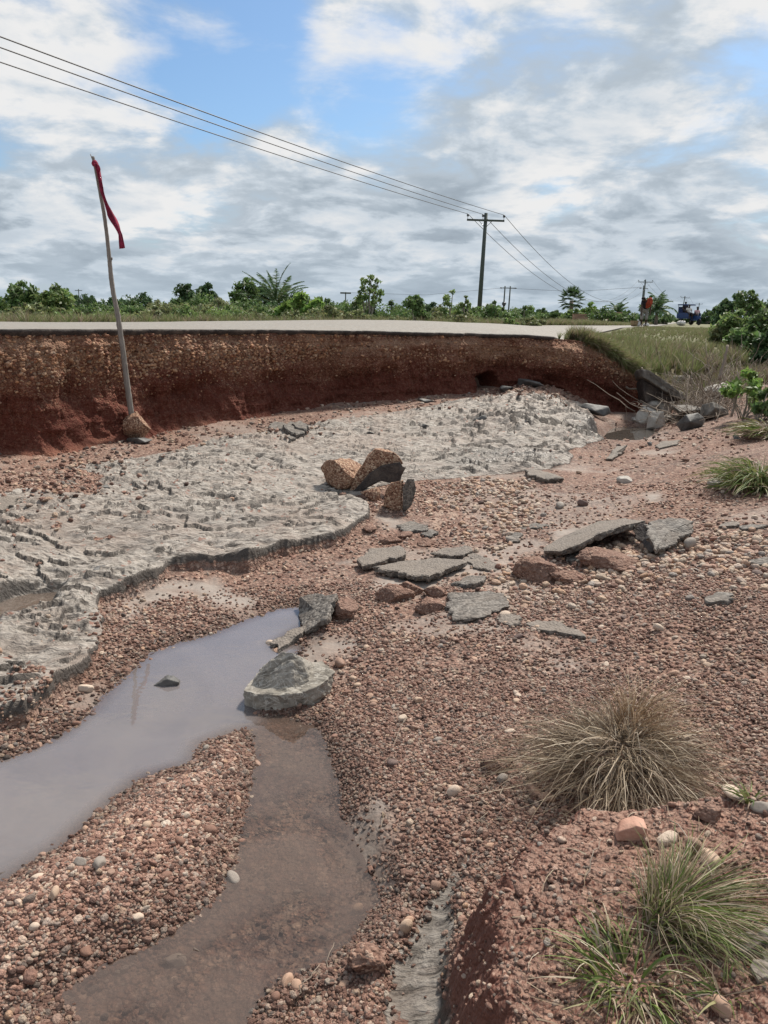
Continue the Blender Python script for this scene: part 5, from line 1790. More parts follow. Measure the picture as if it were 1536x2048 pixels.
# distinct plants, left to right
woody('leafy_shrub', -20, 578, 90, 19, MID, 'leafy shrub cut by the left picture edge', HG)
woody('leafy_shrub', 40, 562, 85, 20, MID, 'tall ragged shrub first from the left behind the road', HG, 34, 50, .09)
woody('leafy_shrub', 105, 566, 90, 20, LIGHT, 'rounded light green shrub left of the marker stick', HG, 36, 55, .09)
woody('leafy_shrub', 70, 605, 120, 17.5, OLIVE, 'low olive shrub in front of the two left shrubs', HG, 26, 45, .08)
woody('leafy_tree', 372, 569, 66, 36, DEEP, 'dark round tree left of a pair behind the road', 'trees behind the road', 36, 60, .13, cat='tree', stem=.06, trunk_name='trunk')
woody('leafy_tree', 414, 568, 66, 37, DEEP, 'dark round tree right of a pair behind the road', 'trees behind the road', 36, 60, .13, cat='tree', stem=.06, trunk_name='trunk')
woody('leafy_tree', 490, 556, 76, 38, MID, 'tall green tree just left of the oil palm', 'trees behind the road', 40, 60, .13, cat='tree', stem=.06, trunk_name='trunk')
woody('leafy_tree', 525, 568, 50, 39, DEEP, 'narrow dark tree tucked beside the oil palm', 'trees behind the road', 28, 55, .12, cat='tree', stem=.06, trunk_name='trunk')
palm('oil_palm', 552, 538, 640, 36, 'oil palm with upright feathery fronds behind the road', 22, 1.9, droop=.62, trunk_r=.24, leafw=.05, stiff=.2, nleaf=64, lf=.15)
palm('oil_palm', 576, 572, 640, 37, 'small young palm right of the oil palm', 16, 1.25, droop=.6, trunk_r=.15, leafw=.05, stiff=.2, nleaf=50, lf=.16)
for i, (px, top, wd_, D, lab) in enumerate(((600, 585, 46, 24, 'bright maize like clump right of the palms'), (636, 596, 50, 24, 'bright broad leaved clump beside the maize like clump'), (570, 606, 44, 22, 'bright leafy clump in front of the oil palm'))):
    woody('broadleaf_clump', px, top, wd_, D, BRIGHT, lab, 'bright leafy clumps', 22, 40, .16)
woody('young_tree', 740, 549, 74, 26, LIGHT, 'slender sparse young tree with pale trunk before the sky', None, 24, 26, .10, .8, 'tree', .045, .30, trunk_name='trunk')
woody('leafy_shrub', 830, 590, 56, 22, MID, 'dense green shrub with upright tip right of the young tree', HG, 30, 60, .09)
woody('leafy_shrub', 903, 580, 60, 24, LIGHT, 'open airy shrub with feathery twigs left of the utility pole', HG, 22, 24, .08, .9, low=.1)
woody('leafy_shrub', 930, 590, 34, 24, LIGHT, 'thin upright shrub close to the utility pole', HG, 14, 24, .08, .8)
woody('leafy_shrub', 985, 600, 70, 27, MID, 'open shrub right of the utility pole', HG, 20, 30, .09, .9)
# hedge mass
RNG = np.random.default_rng(21)
seen = 0
tops = [(130, 598), (180, 600), (230, 596), (290, 590), (320, 594), (350, 598), (440, 588), (470, 596), (540, 606), (650, 598), (700, 596), (770, 604), (800, 612), (860, 606), (890, 606), (940, 610), (1000, 612), (1040, 618)]
for lay, (D0_, drop, wd_, cols_) in enumerate(((30, -4, 105, (MID, DEEP, MID)), (24, 6, 100, (OLIVE, MID, LIGHT)), (20, 17, 90, (OLIVE, LIGHT, OLIVE)))):
    for j, px in enumerate(np.arange(-20, 1080, 62 if lay < 2 else 70)):
        px = px + RNG.uniform(-14, 14) + lay * 20
        tp_ = np.interp(px, [t_[0] for t_ in tops], [t_[1] for t_ in tops]) + drop + RNG.uniform(-5, 6)
        D = D0_ * np.interp(px, [0, 500, 1000, 1100], [.86, .98, 1.22, 1.35])
        tp_ = min(tp_, 634)
        ordn = ('first', 'second', 'third', 'fourth', 'fifth', 'sixth', 'seventh', 'eighth', 'ninth', 'tenth', 'eleventh', 'twelfth', 'thirteenth', 'fourteenth', 'fifteenth', 'sixteenth', 'seventeenth', 'eighteenth', 'nineteenth', 'twentieth')[j]
        kind_ = ordn + ' from left, ' + ('dark bushy shrub in the back row beyond the road', 'green bushy shrub in the middle row beyond the road', 'low olive bush in the front row beyond the road')[lay]
        woody('roadside_bush', px, tp_, wd_ * RNG.uniform(.85, 1.25), D, cols_[RNG.integers(3)], kind_, ('back', 'middle', 'front')[lay] + ' row of bushes beyond the road', 30, 75, .062 if lay else .085)
# right of centre, farther off
for i, (px, top, wd_, D, c, lab) in enumerate(((1058, 622, 40, 120, DEEP, 'far tree low on the horizon nearest the paired poles'), (1085, 618, 34, 130, DEEP, 'far rounded tree on the horizon left of the fan palm'), (1112, 622, 40, 120, MID, 'far pale green tree just left of the fan palm'),
                                               (1150, 618, 60, 60, LIGHT, 'leafy green bush under the fan palm'), (1180, 605, 40, 62, BRIGHT, 'bright banana like clump right of the fan palm'), (1205, 616, 70, 55, MID, 'dense green bush right of the banana clump'), (1255, 622, 60, 60, MID, 'green bush behind the bent person'),
                                               (1300, 590, 40, 105, DEEP, 'dark tree crown behind the coconut palm'), (1330, 628, 60, 80, MID, 'low green bush under the coconut palm'), (1290, 628, 60, 76, DEEP, 'dark bush between person and coconut palm'), (1375, 632, 60, 120, MID, 'low bush beyond the loaded tricycle'), (1415, 622, 40, 110, DEEP, 'dark bush by the farthest poles'),
                                               (150, 590, 30, 160, DEEP, 'far tree by the distant pole at left'), (182, 592, 24, 160, DEEP, 'far round tree right of the distant pole at left'))):
    woody('far_tree', px, top, wd_, D, c, lab, 'far trees and bushes', 26, 46, max(.12, D * .0026), cat='tree', stem=.05, trunk_name='trunk')
fan_palm(1145, 577, 88, 'dark fan palm with a round head on the horizon')
palm('coconut_palm', 1318, 583, 640, 70, 'coconut palm with wide drooping fronds behind the person', 22, 2.1, droop=.75, trunk_r=.16, leafw=.09, nleaf=40)
palm('coconut_palm', 1238, 596, 640, 78, 'smaller wind bent palm left of the person', 14, 1.7, droop=.6, trunk_r=.15, leafw=.09, nleaf=36)
# right hand thicket
for i, (px, top, wd_, D, c, zb, lab) in enumerate(((1470, 588, 80, 21, DEEP, None, 'dark shrub at the left end of the right thicket'), (1450, 596, 50, 23, MID, None, 'rounded shrub at the outer left of the right thicket'), (1500, 576, 70, 20, MID, None, 'tallest green shrub of the right thicket'),
                                                   (1545, 572, 90, 21, DEEP, None, 'dark shrub cut by the right picture edge'), (1475, 620, 90, 17, LIGHT, None, 'light green shrub low in the right thicket'), (1530, 618, 90, 16, MID, None, 'green shrub low at the right edge of the thicket'),
                                                   (1500, 650, 90, 14.5, MID, None, 'leafy bush at the foot of the right thicket'), (1550, 655, 90, 13.5, DEEP, None, 'dark leafy bush at the right edge by the red path'), (1450, 640, 60, 17, OLIVE, None, 'olive bush where thicket meets the verge grass'))):
    woody('thicket_shrub', px, top, wd_, D, c, lab, 'shrubs of the right thicket', 34, 60, .075, zb=zb)
woody('green_sapling', 1500, 738, 110, 8.9, BRIGHT, 'bright yellow green sapling on the gravel bank at right', None, 18, 36, .055, .8, 'plant', .012, .05, zb=gz(4.35, 8.9))
woody('green_sapling', 1535, 775, 60, 8.4, MID, 'darker leafy plant at the right edge beside the sapling', None, 14, 40, .05, .9, 'plant', .012, .0, zb=gz(4.3, 8.4))

# dead brush and branches at the bank end


def brush(px, py, n, spread, hgt, label, seed, lean=0.0, r0=.012, D=None):
    p = ground(px, py) if D is None else at_y(px, py, D)
    if D is not None:
        p[2] = gz(p[0], p[1])
    o = empty('dead_brush', p)
    tag(o, label, 'brush', 'dead brush at the bank end')
    r = np.random.default_rng(seed)
    paths = []
    for i in range(n):
        a = r.normal(0, spread * .35, 3)
        a[2] = 0
        d = np.array([r.normal(lean, .9), r.normal(0, .7), abs(r.normal(.55, .4))])
        d /= np.linalg.norm(d)
        b = a + d * hgt * r.uniform(.4, 1.2)
        paths.append((wander(a, b, 7, .06 * hgt, seed * 31 + i, r.uniform(-.1, .1) * hgt), r0 * .7 * r.uniform(.4, 1.1), r0 * .2))
    tubes('branches', paths, 'dead', o, 4)


brush(1430, 770, 150, .9, .75, 'tangle of grey dead branches below the right thicket', 3, .1, D=10.2)
brush(1395, 745, 110, .8, .55, 'dead twigs matted above the leaning slab', 4, -.3, D=11.3)
brush(1470, 700, 160, 1.0, .8, 'brown dead bush against the green thicket', 5, .2, D=11.8)
brush(1375, 845, 90, .7, .35, 'dry twigs washed between the boulders', 6, -.2, .008)
brush(1440, 810, 90, .6, .4, 'dry twigs hanging over the grey boulder', 7, -.2, .008)
for i, (a, b, D, r0, lab) in enumerate((((1252, 775), (1290, 784), 11.3, .016, 'thin bare branch sticking out of the bank end'), ((1284, 735), (1292, 800), 11.0, .012, 'grey root hanging down the bank end'), ((1380, 712), (1415, 730), 11.6, .04, 'pale broken plank lying in the verge'), ((1375, 728), (1418, 738), 11.2, .03, 'second pale plank below the first in the verge'), ((1462, 835), (1480, 770), 8.9, .014, 'slanting bare twig beside the sapling'), ((1440, 760), (1455, 690), 10.6, .022, 'forked bare branch standing in the dead brush'))):
    p, q = at_y(*a, D), at_y(*b, D + .1)
    if 'plank' in lab:
        p[2], q[2] = gz(p[0], p[1]) + .10, gz(q[0], q[1]) + .06
    o = tubes('bare_branch', [(wander((0, 0, 0), q - p, 8, .03, 70 + i), r0, r0 * .7)], 'dead', None, 6, .05)
    o.location = p
    tag(o, lab, 'branch', 'bare branches at the bank end')

# ------------------------------------------------------------------ grass on the verges (too many to count)
tuft_coll = bpy.data.collections.new('tuft_shapes')
for i in range(10):
    n = 46
    a = RNG.uniform(0, 6.28, n)
    base = np.c_[.05 * np.cos(a), .05 * np.sin(a), np.zeros(n)] * RNG.random((n, 1))
    L = RNG.uniform(.5, 1.1, n)
    lean_ = RNG.uniform(.08, .55, n)
    tip = base + np.c_[np.cos(a) * lean_ * L, np.sin(a) * lean_ * L, L * (1 - .3 * lean_)]
    midv = np.c_[-np.cos(a) * .12, -np.sin(a) * .12, np.full(n, .14)] * L[:, None]
    V, F, k = ribbons(base, tip, midv, RNG.uniform(.02, .045, n), 3)
    me = bpy.data.meshes.new('tuft_shape')
    o = mesh_obj('tuft_shape', V, F, M['blade'])
    cols_ = np.where((RNG.random(n) < (.85 if i < 6 else .35))[:, None], pal(np.array([(.14, .185, .06), (.175, .215, .08), (.21, .23, .10), (.25, .245, .12)]), n), pal(STRAW * .95, n))
    cattr(o, 'tint', np.repeat(cols_, k, 0))
    COL.objects.unlink(o)
    o.name = 'tuft_shape_%d' % i
    tuft_coll.objects.link(o)
TUFT_NG = instancer('tuft_scatter', tuft_coll)


def grass_area(name, x, y, z, hmin, hmax, dryp=.25, lean=0.0, parent=None):
    n = len(x)
    h = RNG.uniform(hmin, hmax, n)
    pick = np.where(RNG.random(n) < dryp, RNG.integers(6, 10, n), RNG.integers(0, 6, n))
    size = np.c_[h * RNG.uniform(.8, 1.3, n), h * RNG.uniform(.8, 1.3, n), h]
    turn = np.c_[RNG.normal(lean, .18, n), RNG.normal(0, .18, n), RNG.uniform(0, 6.28, n)]
    scatter_obj(name, np.c_[x, y, z], size, turn, pick, None, TUFT_NG, parent=parent)


# far verge: a strip behind the road's far edge
fe = resample(far_pts, 4000)
fe = fe[(fe[:, 1] < 120)]
n = 15000
k = RNG.integers(0, len(fe) - 1, n)
off = RNG.uniform(0.0, 1.0, n) ** 1.7 * 5.0 + .05
tdir = np.gradient(fe, axis=0)[k]
tdir /= np.linalg.norm(tdir, axis=1, keepdims=True)
gx2, gy2 = fe[k, 0] - tdir[:, 1] * off, fe[k, 1] + tdir[:, 0] * off
sel_ = np.abs(gx2 / np.maximum(gy2, 1)) < .7
gx2, gy2, off = gx2[sel_], gy2[sel_], off[sel_]
grass_area('far_verge_grass', gx2, gy2, top_z(gx2, gy2) - .02, .14, .34, .45)
# near verge, right of the wash-out, and the fringe hanging over the bank
ne = np.array(near_pts)
xs, ys = [], []
n = 16000
X_ = RNG.uniform(2.3, 16, n)
Y_ = RNG.uniform(10.8, 45, n)
sdw = wall_sd(X_, Y_)
# keep off the road: right of its near edge
road_x = np.interp(Y_, [p[1] for p in near_pts[-9:]], [p[0] for p in near_pts[-9:]])
ok = (X_ > road_x + .05 + (Y_ - 11) * .02) & (sdw > np.where(X_ < X_END, .0, .35)) & (X_ < road_x + 6.0 + (Y_ - 11) * .25)
ok &= RNG.random(n) < np.clip(1.5 - (Y_ - 11) / 40, .3, 1)
X_, Y_ = X_[ok], Y_[ok]
hs_ = .10 + .18 * smooth(17, 12.5, Y_) * smooth(road_x[ok] + .2, road_x[ok] + 1.0, X_) + .10 * smooth(road_x[ok] + 2, road_x[ok] + 5, X_)
grass_area('verge_grass', X_, Y_, top_z(X_, Y_) - .02, hs_ * .7, hs_ * 1.35, .30)
# hanging fringe
n = 900
cidx = RNG.integers(np.searchsorted(s_x, at_y(1175, 690, 11)[0]), len(s_x) - 5, n)
b_ = RNG.uniform(-.05, .5, n)
fx, fy = edge_x[cidx] - nx[cidx] * b_, edge_y[cidx] - ny[cidx] * b_
h = RNG.uniform(.12, .28, n)
pick = RNG.integers(0, 10, n)
az = np.arctan2(ny[cidx], nx[cidx])
tilt = np.where(b_ < .14, RNG.uniform(.9, 2.1, n), RNG.uniform(.1, .9, n))
# tip the tuft outwards over the edge: rotate about the edge direction
tn3 = []
for a_, t_ in zip(az, tilt):
    q = (Matrix.Rotation(t_, 3, Vector((-math.sin(a_), math.cos(a_), 0))) @ Matrix.Rotation(random.uniform(0, 6.28), 3, 'Z')).to_euler()
    tn3.append(tuple(q))
scatter_obj('bank_edge_grass', np.c_[fx, fy, edge_z[cidx] + .01], np.c_[h, h, h], np.array(tn3), pick, None, TUFT_NG)
# scrub and dry litter on the slope behind the boulders
n = 1500
X_ = RNG.uniform(3.9, 8.5, n)
Y_ = RNG.uniform(9.6, 14.5, n)
sdw = wall_sd(X_, Y_)
ok = (sdw > -.5 + RNG.normal(0, .25, n)) & (X_ / Y_ > .345)
X_, Y_ = X_[ok], Y_[ok]
grass_area('dry_litter_grass', X_, Y_, height(X_, Y_) - .02, .14, .34, .85, .3)

# ------------------------------------------------------------------ power line
POLES = [(-46.5, -53.0), (at_y(958, 620, 64)[0], 64.0), (at_y(1285, 620, 181.5)[0], 181.5), (at_y(1361, 630, 313)[0], 313), (at_y(1396, 630, 432)[0], 432)]
TOPZ = 10.35


def pole(x, y, h, label, tilt=0.0, arm=2.8, rz=0.0, name='utility_pole', group='poles of the roadside power line', r=.20):
    o = empty(name, (x, y, 1.05), rz)
    o.rotation_euler = (0, tilt, rz)
    tag(o, label, 'utility pole', group)
    tubes('post', [([(0, 0, -.2), (0, 0, h * .5), (0, 0, h)], r, r * .68)], 'pole', o, 10)
    bm = bmesh.new()
    bmesh.ops.create_cube(bm, size=1.0)
    bmesh.ops.scale(bm, vec=(arm, .12, .14), verts=bm.verts)
    bmesh.ops.translate(bm, vec=(0, -.14, h - .55), verts=bm.verts)
    bmesh.ops.bevel(bm, geom=bm.edges[:], offset=.012, segments=1)
    arm_o = bm_obj('crossarm', bm, M['pole'], o)
    pts = []
    for dx in (-arm * .48, -.22, arm * .48):
        tubes('insulator_pin', [([(dx, -.14, h - .5), (dx, -.14, h - .28)], .02, .02)], 'metal', arm_o, 6)
        prof = [(0, -.06), (.07, -.05), (.10, .0), (.06, .03), (.10, .07), (.07, .11), (.03, .15)]
        V, F = [], []
        for j, (rr2, zz2) in enumerate(prof):
            for q in range(10):
                V.append((dx + max(rr2, .005) * math.cos(q * .6283), -.14 + max(rr2, .005) * math.sin(q * .6283), h - .25 + zz2))
        for j in range(len(prof) - 1):
            for q in range(10):
                F.append((j * 10 + q, j * 10 + (q + 1) % 10, (j + 1) * 10 + (q + 1) % 10, (j + 1) * 10 + q))
        F.append(tuple((len(prof) - 1) * 10 + q for q in range(10)))
        mesh_obj('insulator', V, F, M['metal'], arm_o)
        pts.append((dx, -.14, h - .12))
    for sgn in (-1, 1):
        tubes('brace', [([(sgn * .5, -.14, h - .6), (sgn * .05, -.1, h - 1.05)], .02, .02)], 'metal', o, 5)
    bpy.context.view_layer.update()
    return [np.array(o.matrix_world @ Vector(p)) for p in pts]


def pole_h(px, py, D):
    return at_y(px, py, D)[2] - 1.05


ATT = []
ATT.append(pole(*POLES[0], 9.5, 'utility pole behind the viewer at left', 0, rz=-.42))
h1 = pole_h(965, 426, 64)
ATT.append(pole(*POLES[1], h1, 'nearest tall dark utility pole with a crossarm and three insulators', .022, 2.9, -.1))
ATT.append(pole(POLES[2][0], POLES[2][1], pole_h(1288, 559, 181.5), 'second utility pole just above the bent person', 0, 3.2, -.1))
ATT.append(pole(POLES[3][0], POLES[3][1], pole_h(1368, 592, 313), 'third utility pole leaning right above the tricycle', .10, 3.4, -.1, r=.2))
ATT.append(pole(POLES[4][0], POLES[4][1], pole_h(1398, 606, 432), 'farthest utility pole at the end of the row', 0, 3.6, -.1, r=.22))
# the farther side of the span keeps left, middle, right order
sag = [2.2, 5.6, 3.0, 2.5]
for k_, nm in enumerate(('left', 'middle', 'right')):
    path = []
    for i in range(4):
        a_, b_ = ATT[i][k_], ATT[i + 1][k_]
        t_ = np.linspace(0, 1, 1500 if i == 0 else 40)[:, None]
        p = a_ * (1 - t_) + b_ * t_
        sg_ = sag[i]
        if i == 0:      # hang of the nearest span: where the wire leaves the picture at left
            vv = (p - EYE) @ np.stack([_R, _U, _F], 1)
            pxs = np.where(vv[:, 2] > .1, CX + FPX * vv[:, 0] / np.maximum(vv[:, 2], .1), -1e4)
            ki = int(np.argmin(np.abs(pxs)))
            want = at_y(0, (126, 98, 77)[k_], p[ki, 1])[2]
            tt_ = float(t_[ki, 0])
            sg_ = (p[ki, 2] - want) / (4 * tt_ * (1 - tt_))
        p[:, 2] -= sg_ * 4 * (t_[:, 0] * (1 - t_[:, 0]))
        path.append(p if i == 0 else p[1:])
    path = np.concatenate(path)
    o = tubes('power_cable', [(path, .021, .021)], 'metal', None, 5)
    tag(o, 'thin black power cable strung on the %s insulator of the poles' % nm, 'cable', 'cables of the roadside power line')

# the paired pole with transformer, and its own line
Dh = 205
hf = empty('twin_pole', (at_y(1013, 630, Dh)[0], Dh, 1.05))
tag(hf, 'twin pole frame with transformer box right of the nearest pole', 'utility pole')
c = hf.location.x
for px in (1007.5, 1018):
    x = at_y(px, 600, Dh)[0] - c
    tubes('post', [([(x, 0, -.2), (x + .15, 0, pole_h(1010, 572, Dh))], .2, .16)], 'pole', hf, 8)
hh_ = pole_h(1010, 576, Dh)
tubes('crossarm', [([(-1.4, 0, hh_), (1.6, 0, hh_)], .12, .12)], 'pole', hf, 6)
for dx in (-1.75, 1.9):
    v, f = ICO[2]
    q = mesh_obj('insulator', v * np.array([.32, .15, .16]), f, M['metal'], hf)
    q.location = (dx, 0, hh_)
v, f = rock_shape(77, 3, cuts=8, rough=.02)
q = mesh_obj('transformer', v * np.array([.55, .45, .62]), f, M['metal'], hf)
q.location = (at_y(1008, 608, Dh)[0] - c, -.2, pole_h(1008, 609, Dh))
pole2 = empty('short_pole', (at_y(1281, 640, 170)[0], 170, 1.05))
tag(pole2, 'shorter pole with a side insulator just left of the second pole', 'utility pole')
hs = pole_h(1281, 571, 170)
tubes('post', [([(0, 0, -.2), (0, 0, hs)], .18, .14)], 'pole', pole2, 8)
tubes('crossarm', [([(-.2, 0, hs - .55), (.95, 0, hs - .6)], .07, .07)], 'pole', pole2, 6)
q = mesh_obj('insulator', ICO[2][0] * np.array([.30, .15, .13]), ICO[2][1], M['metal'], pole2)
q.location = (-.65, 0, hs - .5)
fp_ = empty('far_pole', (at_y(160, 620, 330)[0], 330, 1.05))
tag(fp_, 'distant pole with crossarm above the left trees', 'utility pole')
tubes('post', [([(0, 0, -.2), (0, 0, pole_h(160, 578, 330))], .22, .18)], 'pole', fp_, 8)
tubes('crossarm', [([(-1.5, 0, pole_h(160, 581, 330)), (1.5, 0, pole_h(160, 581, 330))], .14, .14)], 'pole', fp_, 6)
fp_ = empty('far_pole', (at_y(691, 620, 240)[0], 240, 1.05))
tag(fp_, 'distant pole with a thick dark crossbar left of the young tree', 'utility pole')
tubes('post', [([(0, 0, -.2), (0, 0, pole_h(691, 584, 240))], .2, .16)], 'pole', fp_, 8)
tubes('crossarm', [([(-1.6, 0, pole_h(691, 586, 240)), (1.6, 0, pole_h(691, 586, 240))], .26, .26)], 'pole', fp_, 6)
pw = [at_y(691, 585, 240), at_y(850, 590, 225), at_y(1004, 576, Dh), at_y(1150, 583, 190), at_y(1277, 575, 170)]
tq = np.linspace(0, 4, 60)
pw = np.array([np.interp(tq, range(5), [p[k] for p in pw]) for k in range(3)]).T
o = tubes('power_cable', [(pw, .03, .03)], 'metal', None, 5)
tag(o, 'faint far cable passing the twin pole frame', 'cable')


# ------------------------------------------------------------------ people


def skin_mesh(name, pts, edges, radii, mat, parent, root=0, sub=2):
    me = bpy.data.meshes.new(name)
    me.from_pydata([tuple(map(float, p)) for p in pts], edges, [])
    me.materials.append(mat)
    o = link(bpy.data.objects.new(name, me), parent)
    sk_ = o.modifiers.new('skin', 'SKIN')
    sk_.use_smooth_shade = True
    for i, r in enumerate(radii):
        sv = me.skin_vertices[0].data[i]
        sv.radius = (r, r) if not isinstance(r, tuple) else r
        sv.use_root = (i == root)
    ss_ = o.modifiers.new('subdivision', 'SUBSURF')
    ss_.levels = ss_.render_levels = sub
    return o


def person(loc, rz, label, J, shirt, trousers, wrap=None, scale=1.0, sleeves=True):
    """J: joint positions; the body is one skinned mesh, clothing its children"""
    o = empty('person', loc, rz)
    o.scale = (scale,) * 3
    tag(o, label, 'person')
    names = ['pelvis', 'waist', 'chest', 'neck', 'head0', 'head1', 'shL', 'elL', 'wrL', 'haL', 'shR', 'elR', 'wrR', 'haR', 'hiL', 'knL', 'anL', 'toL', 'hiR', 'knR', 'anR', 'toR']
    rad = [.115, .11, .125, .052, .075, .085, .06, .042, .03, .032, .06, .042, .03, .032, .085, .058, .038, .03, .085, .058, .038, .03]
    ix = {n_: i for i, n_ in enumerate(names)}
    ed = [('pelvis', 'waist'), ('waist', 'chest'), ('chest', 'neck'), ('neck', 'head0'), ('head0', 'head1'), ('chest', 'shL'), ('shL', 'elL'), ('elL', 'wrL'), ('wrL', 'haL'), ('chest', 'shR'), ('shR', 'elR'), ('elR', 'wrR'), ('wrR', 'haR'),
          ('pelvis', 'hiL'), ('hiL', 'knL'), ('knL', 'anL'), ('anL', 'toL'), ('pelvis', 'hiR'), ('hiR', 'knR'), ('knR', 'anR'), ('anR', 'toR')]
    body = skin_mesh('body', [J[n_] for n_ in names], [(ix[a], ix[b]) for a, b in ed], rad, M['skin'], o)

    def lerp(a, b, t_):
        return np.array(J[a]) * (1 - t_) + np.array(J[b]) * t_
    P = [J['pelvis'], J['waist'], J['chest'], lerp('chest', 'neck', .7), J['shL'], lerp('shL', 'elL', .7), J['shR'], lerp('shR', 'elR', .7)]
    skin_mesh('shirt', P, [(0, 1), (1, 2), (2, 3), (2, 4), (4, 5), (2, 6), (6, 7)], [.14, .135, .15, .07, .08, .065, .08, .065], M[shirt], o)
    P = [J['pelvis'], J['hiL'], J['knL'], lerp('knL', 'anL', .35), J['hiR'], J['knR'], lerp('knR', 'anR', .35)]
    skin_mesh('trousers', P, [(0, 1), (1, 2), (2, 3), (0, 4), (4, 5), (5, 6)], [.14, .11, .09, .085, .11, .09, .085], M[trousers], o)
    hd = np.array(J['head1'])
    hv, hf_ = rock_shape(31, 3, cuts=0, rough=.03, lump=.03)
    hr = mesh_obj('hair', hv * np.array([.098, .105, .085]), hf_, M['hair'], o)
    hr.location = hd + np.array([0, .02, .035])
    # face: nose and ears
    nv_, nf_ = ICO[2]
    fdir = np.array(J.get('face', (0, -1, 0)), float)
    fdir /= np.linalg.norm(fdir)
    sidev = np.cross(fdir, [0, 0, 1.0])
    q = mesh_obj('nose', nv_ * np.array([.016, .02, .02]), nf_, M['skin'], body)
    q.location = hd + fdir * .09 - np.array([0, 0, .02])
    for sg in (-1, 1):
        q = mesh_obj('ear', nv_ * np.array([.014, .025, .032]), nf_, M['skin'], body)
        q.location = hd + sidev * sg * .088
        q = mesh_obj('eye', nv_ * .011, nf_, M['white'], body)
        q.location = hd + fdir * .082 + sidev * sg * .032 + np.array([0, 0, .012])
    # five fingers to each hand
    for hn, wn in (('haL', 'wrL'), ('haR', 'wrR')):
        h0, w0 = np.array(J[hn]), np.array(J[wn])
        d = (h0 - w0) / (np.linalg.norm(h0 - w0) + 1e-9)
        sv = np.cross(d, [0, 1, .2])
        sv /= np.linalg.norm(sv) + 1e-9
        paths = []
        for fi, (off_, ln_) in enumerate(((-.030, .06), (-.011, .072), (.009, .07), (.028, .055))):
            a = h0 + sv * off_
            paths.append(([a, a + d * ln_ * .55, a + d * ln_ * .9 + np.array([0, .015, 0])], .009, .007))
        a = w0 * .4 + h0 * .6 - sv * .03
        paths.append(([a, a - sv * .03 + d * .02, a - sv * .035 + d * .05], .010, .008))
        tubes('fingers', paths, 'skin', body, 6)
    if wrap:
        c = (np.array(J['chest']) + np.array(J['shR'])) / 2 + np.array([.03, -.05, -.05])
        wv, wf_ = rock_shape(88, 4, cuts=2, rough=.08, lump=.25)
        q = mesh_obj('shoulder_wrap', wv * np.array([.17, .15, .27]), wf_, M[wrap], o)
        q.location = c
        q.rotation_euler = (.1, .25, 0)
    return o


Dp = 39.0
pf = at_y(1287, 652, Dp)
pz = float(top_z(np.array([pf[0]]), np.array([Dp]))[0]) + .04
# stooping towards the viewer's left, arms hanging
JP = dict(pelvis=(.0, .10, .82), waist=(-.01, .02, .96), chest=(-.03, -.12, 1.14), neck=(-.10, -.22, 1.24), head0=(-.15, -.27, 1.26), head1=(-.22, -.30, 1.28), face=(-.7, -.6, -.5),
          shL=(-.20, -.12, 1.20), elL=(-.24, -.20, .92), wrL=(-.24, -.24, .66), haL=(-.24, -.25, .57), shR=(.15, -.10, 1.19), elR=(.22, -.12, .92), wrR=(.20, -.2, .68), haR=(.19, -.22, .59),
          hiL=(-.10, .10, .80), knL=(-.11, .04, .43), anL=(-.10, .08, .08), toL=(-.12, -.09, .03), hiR=(.10, .10, .80), knR=(.11, .03, .43), anR=(.12, .08, .08), toR=(.13, -.09, .03))
person((pf[0], Dp, pz), 0, 'stooping person in dark shirt, orange red wrap and grey trousers on the road', JP, 'shirt', 'grey_cloth', 'orange')


def lathe(name, prof, mat, parent=None, n=16, loc=(0, 0, 0)):
    V, F = [], []
    for r, z in prof:
        for q in range(n):
            V.append((r * math.cos(q * 2 * math.pi / n), r * math.sin(q * 2 * math.pi / n), z))
    for j in range(len(prof) - 1):
        for q in range(n):
            F.append((j * n + q, j * n + (q + 1) % n, (j + 1) * n + (q + 1) % n, (j + 1) * n + q))
    F.append(tuple(range(n))[::-1])
    o = mesh_obj(name, V, F, mat, parent)
    o.location = loc
    return o


bx_ = at_y(1268, 652, Dp)
bk = empty('basket', (bx_[0], Dp, pz))
tag(bk, 'woven basket on the road left of the stooping person', 'basket')
lathe('bowl', [(.13, 0), (.17, .12), (.19, .24), (.175, .24), (.15, .10), (.0, .03)], M['wicker'], bk)
lathe('rim', [(.185, .225), (.205, .235), (.205, .255), (.185, .262)], M['wicker'], bk)
bg_ = at_y(1277, 652, Dp)
for i, (px, s, lab) in enumerate(((1277, (.30, .24, .26), 'white sack on the road at the feet of the stooping person'), (1294, (.34, .24, .18), 'pale sack lying right of the person'))):
    v, f = rock_shape(910 + i, 3, cuts=3, rough=.06, lump=.18)
    q = empty('sack', (at_y(px, 652, Dp)[0], Dp + .15, pz))
    tag(q, lab, 'sack')
    b_ = mesh_obj('bag', v * np.array(s) / 2, f, M['white'], q)
    b_.location = (0, 0, s[2] * .48)
    tubes('neck', [([(0, 0, s[2] * .9), (.01, 0, s[2] * 1.08), (.03, 0, s[2] * 1.2)], .04, .06)], 'white', q, 8, .1)

# motor tricycle carrying people, far along the road
Dt = 72.0
tb = at_y(1380, 655, Dt)
tz = float(top_z(np.array([tb[0]]), np.array([Dt]))[0]) + .05
tr = empty('motor_tricycle', (tb[0], Dt, tz), .25)
tag(tr, 'blue loaded motor tricycle with riders far along the road', 'tricycle')


def box(name, size, loc, mat, parent, bev=.03):
    bm = bmesh.new()
    bmesh.ops.create_cube(bm, size=1.0)
    bmesh.ops.scale(bm, vec=size, verts=bm.verts)
    bmesh.ops.bevel(bm, geom=bm.edges[:], offset=bev, segments=2)
    o = bm_obj(name, bm, M[mat], parent)
    o.location = loc
    return o


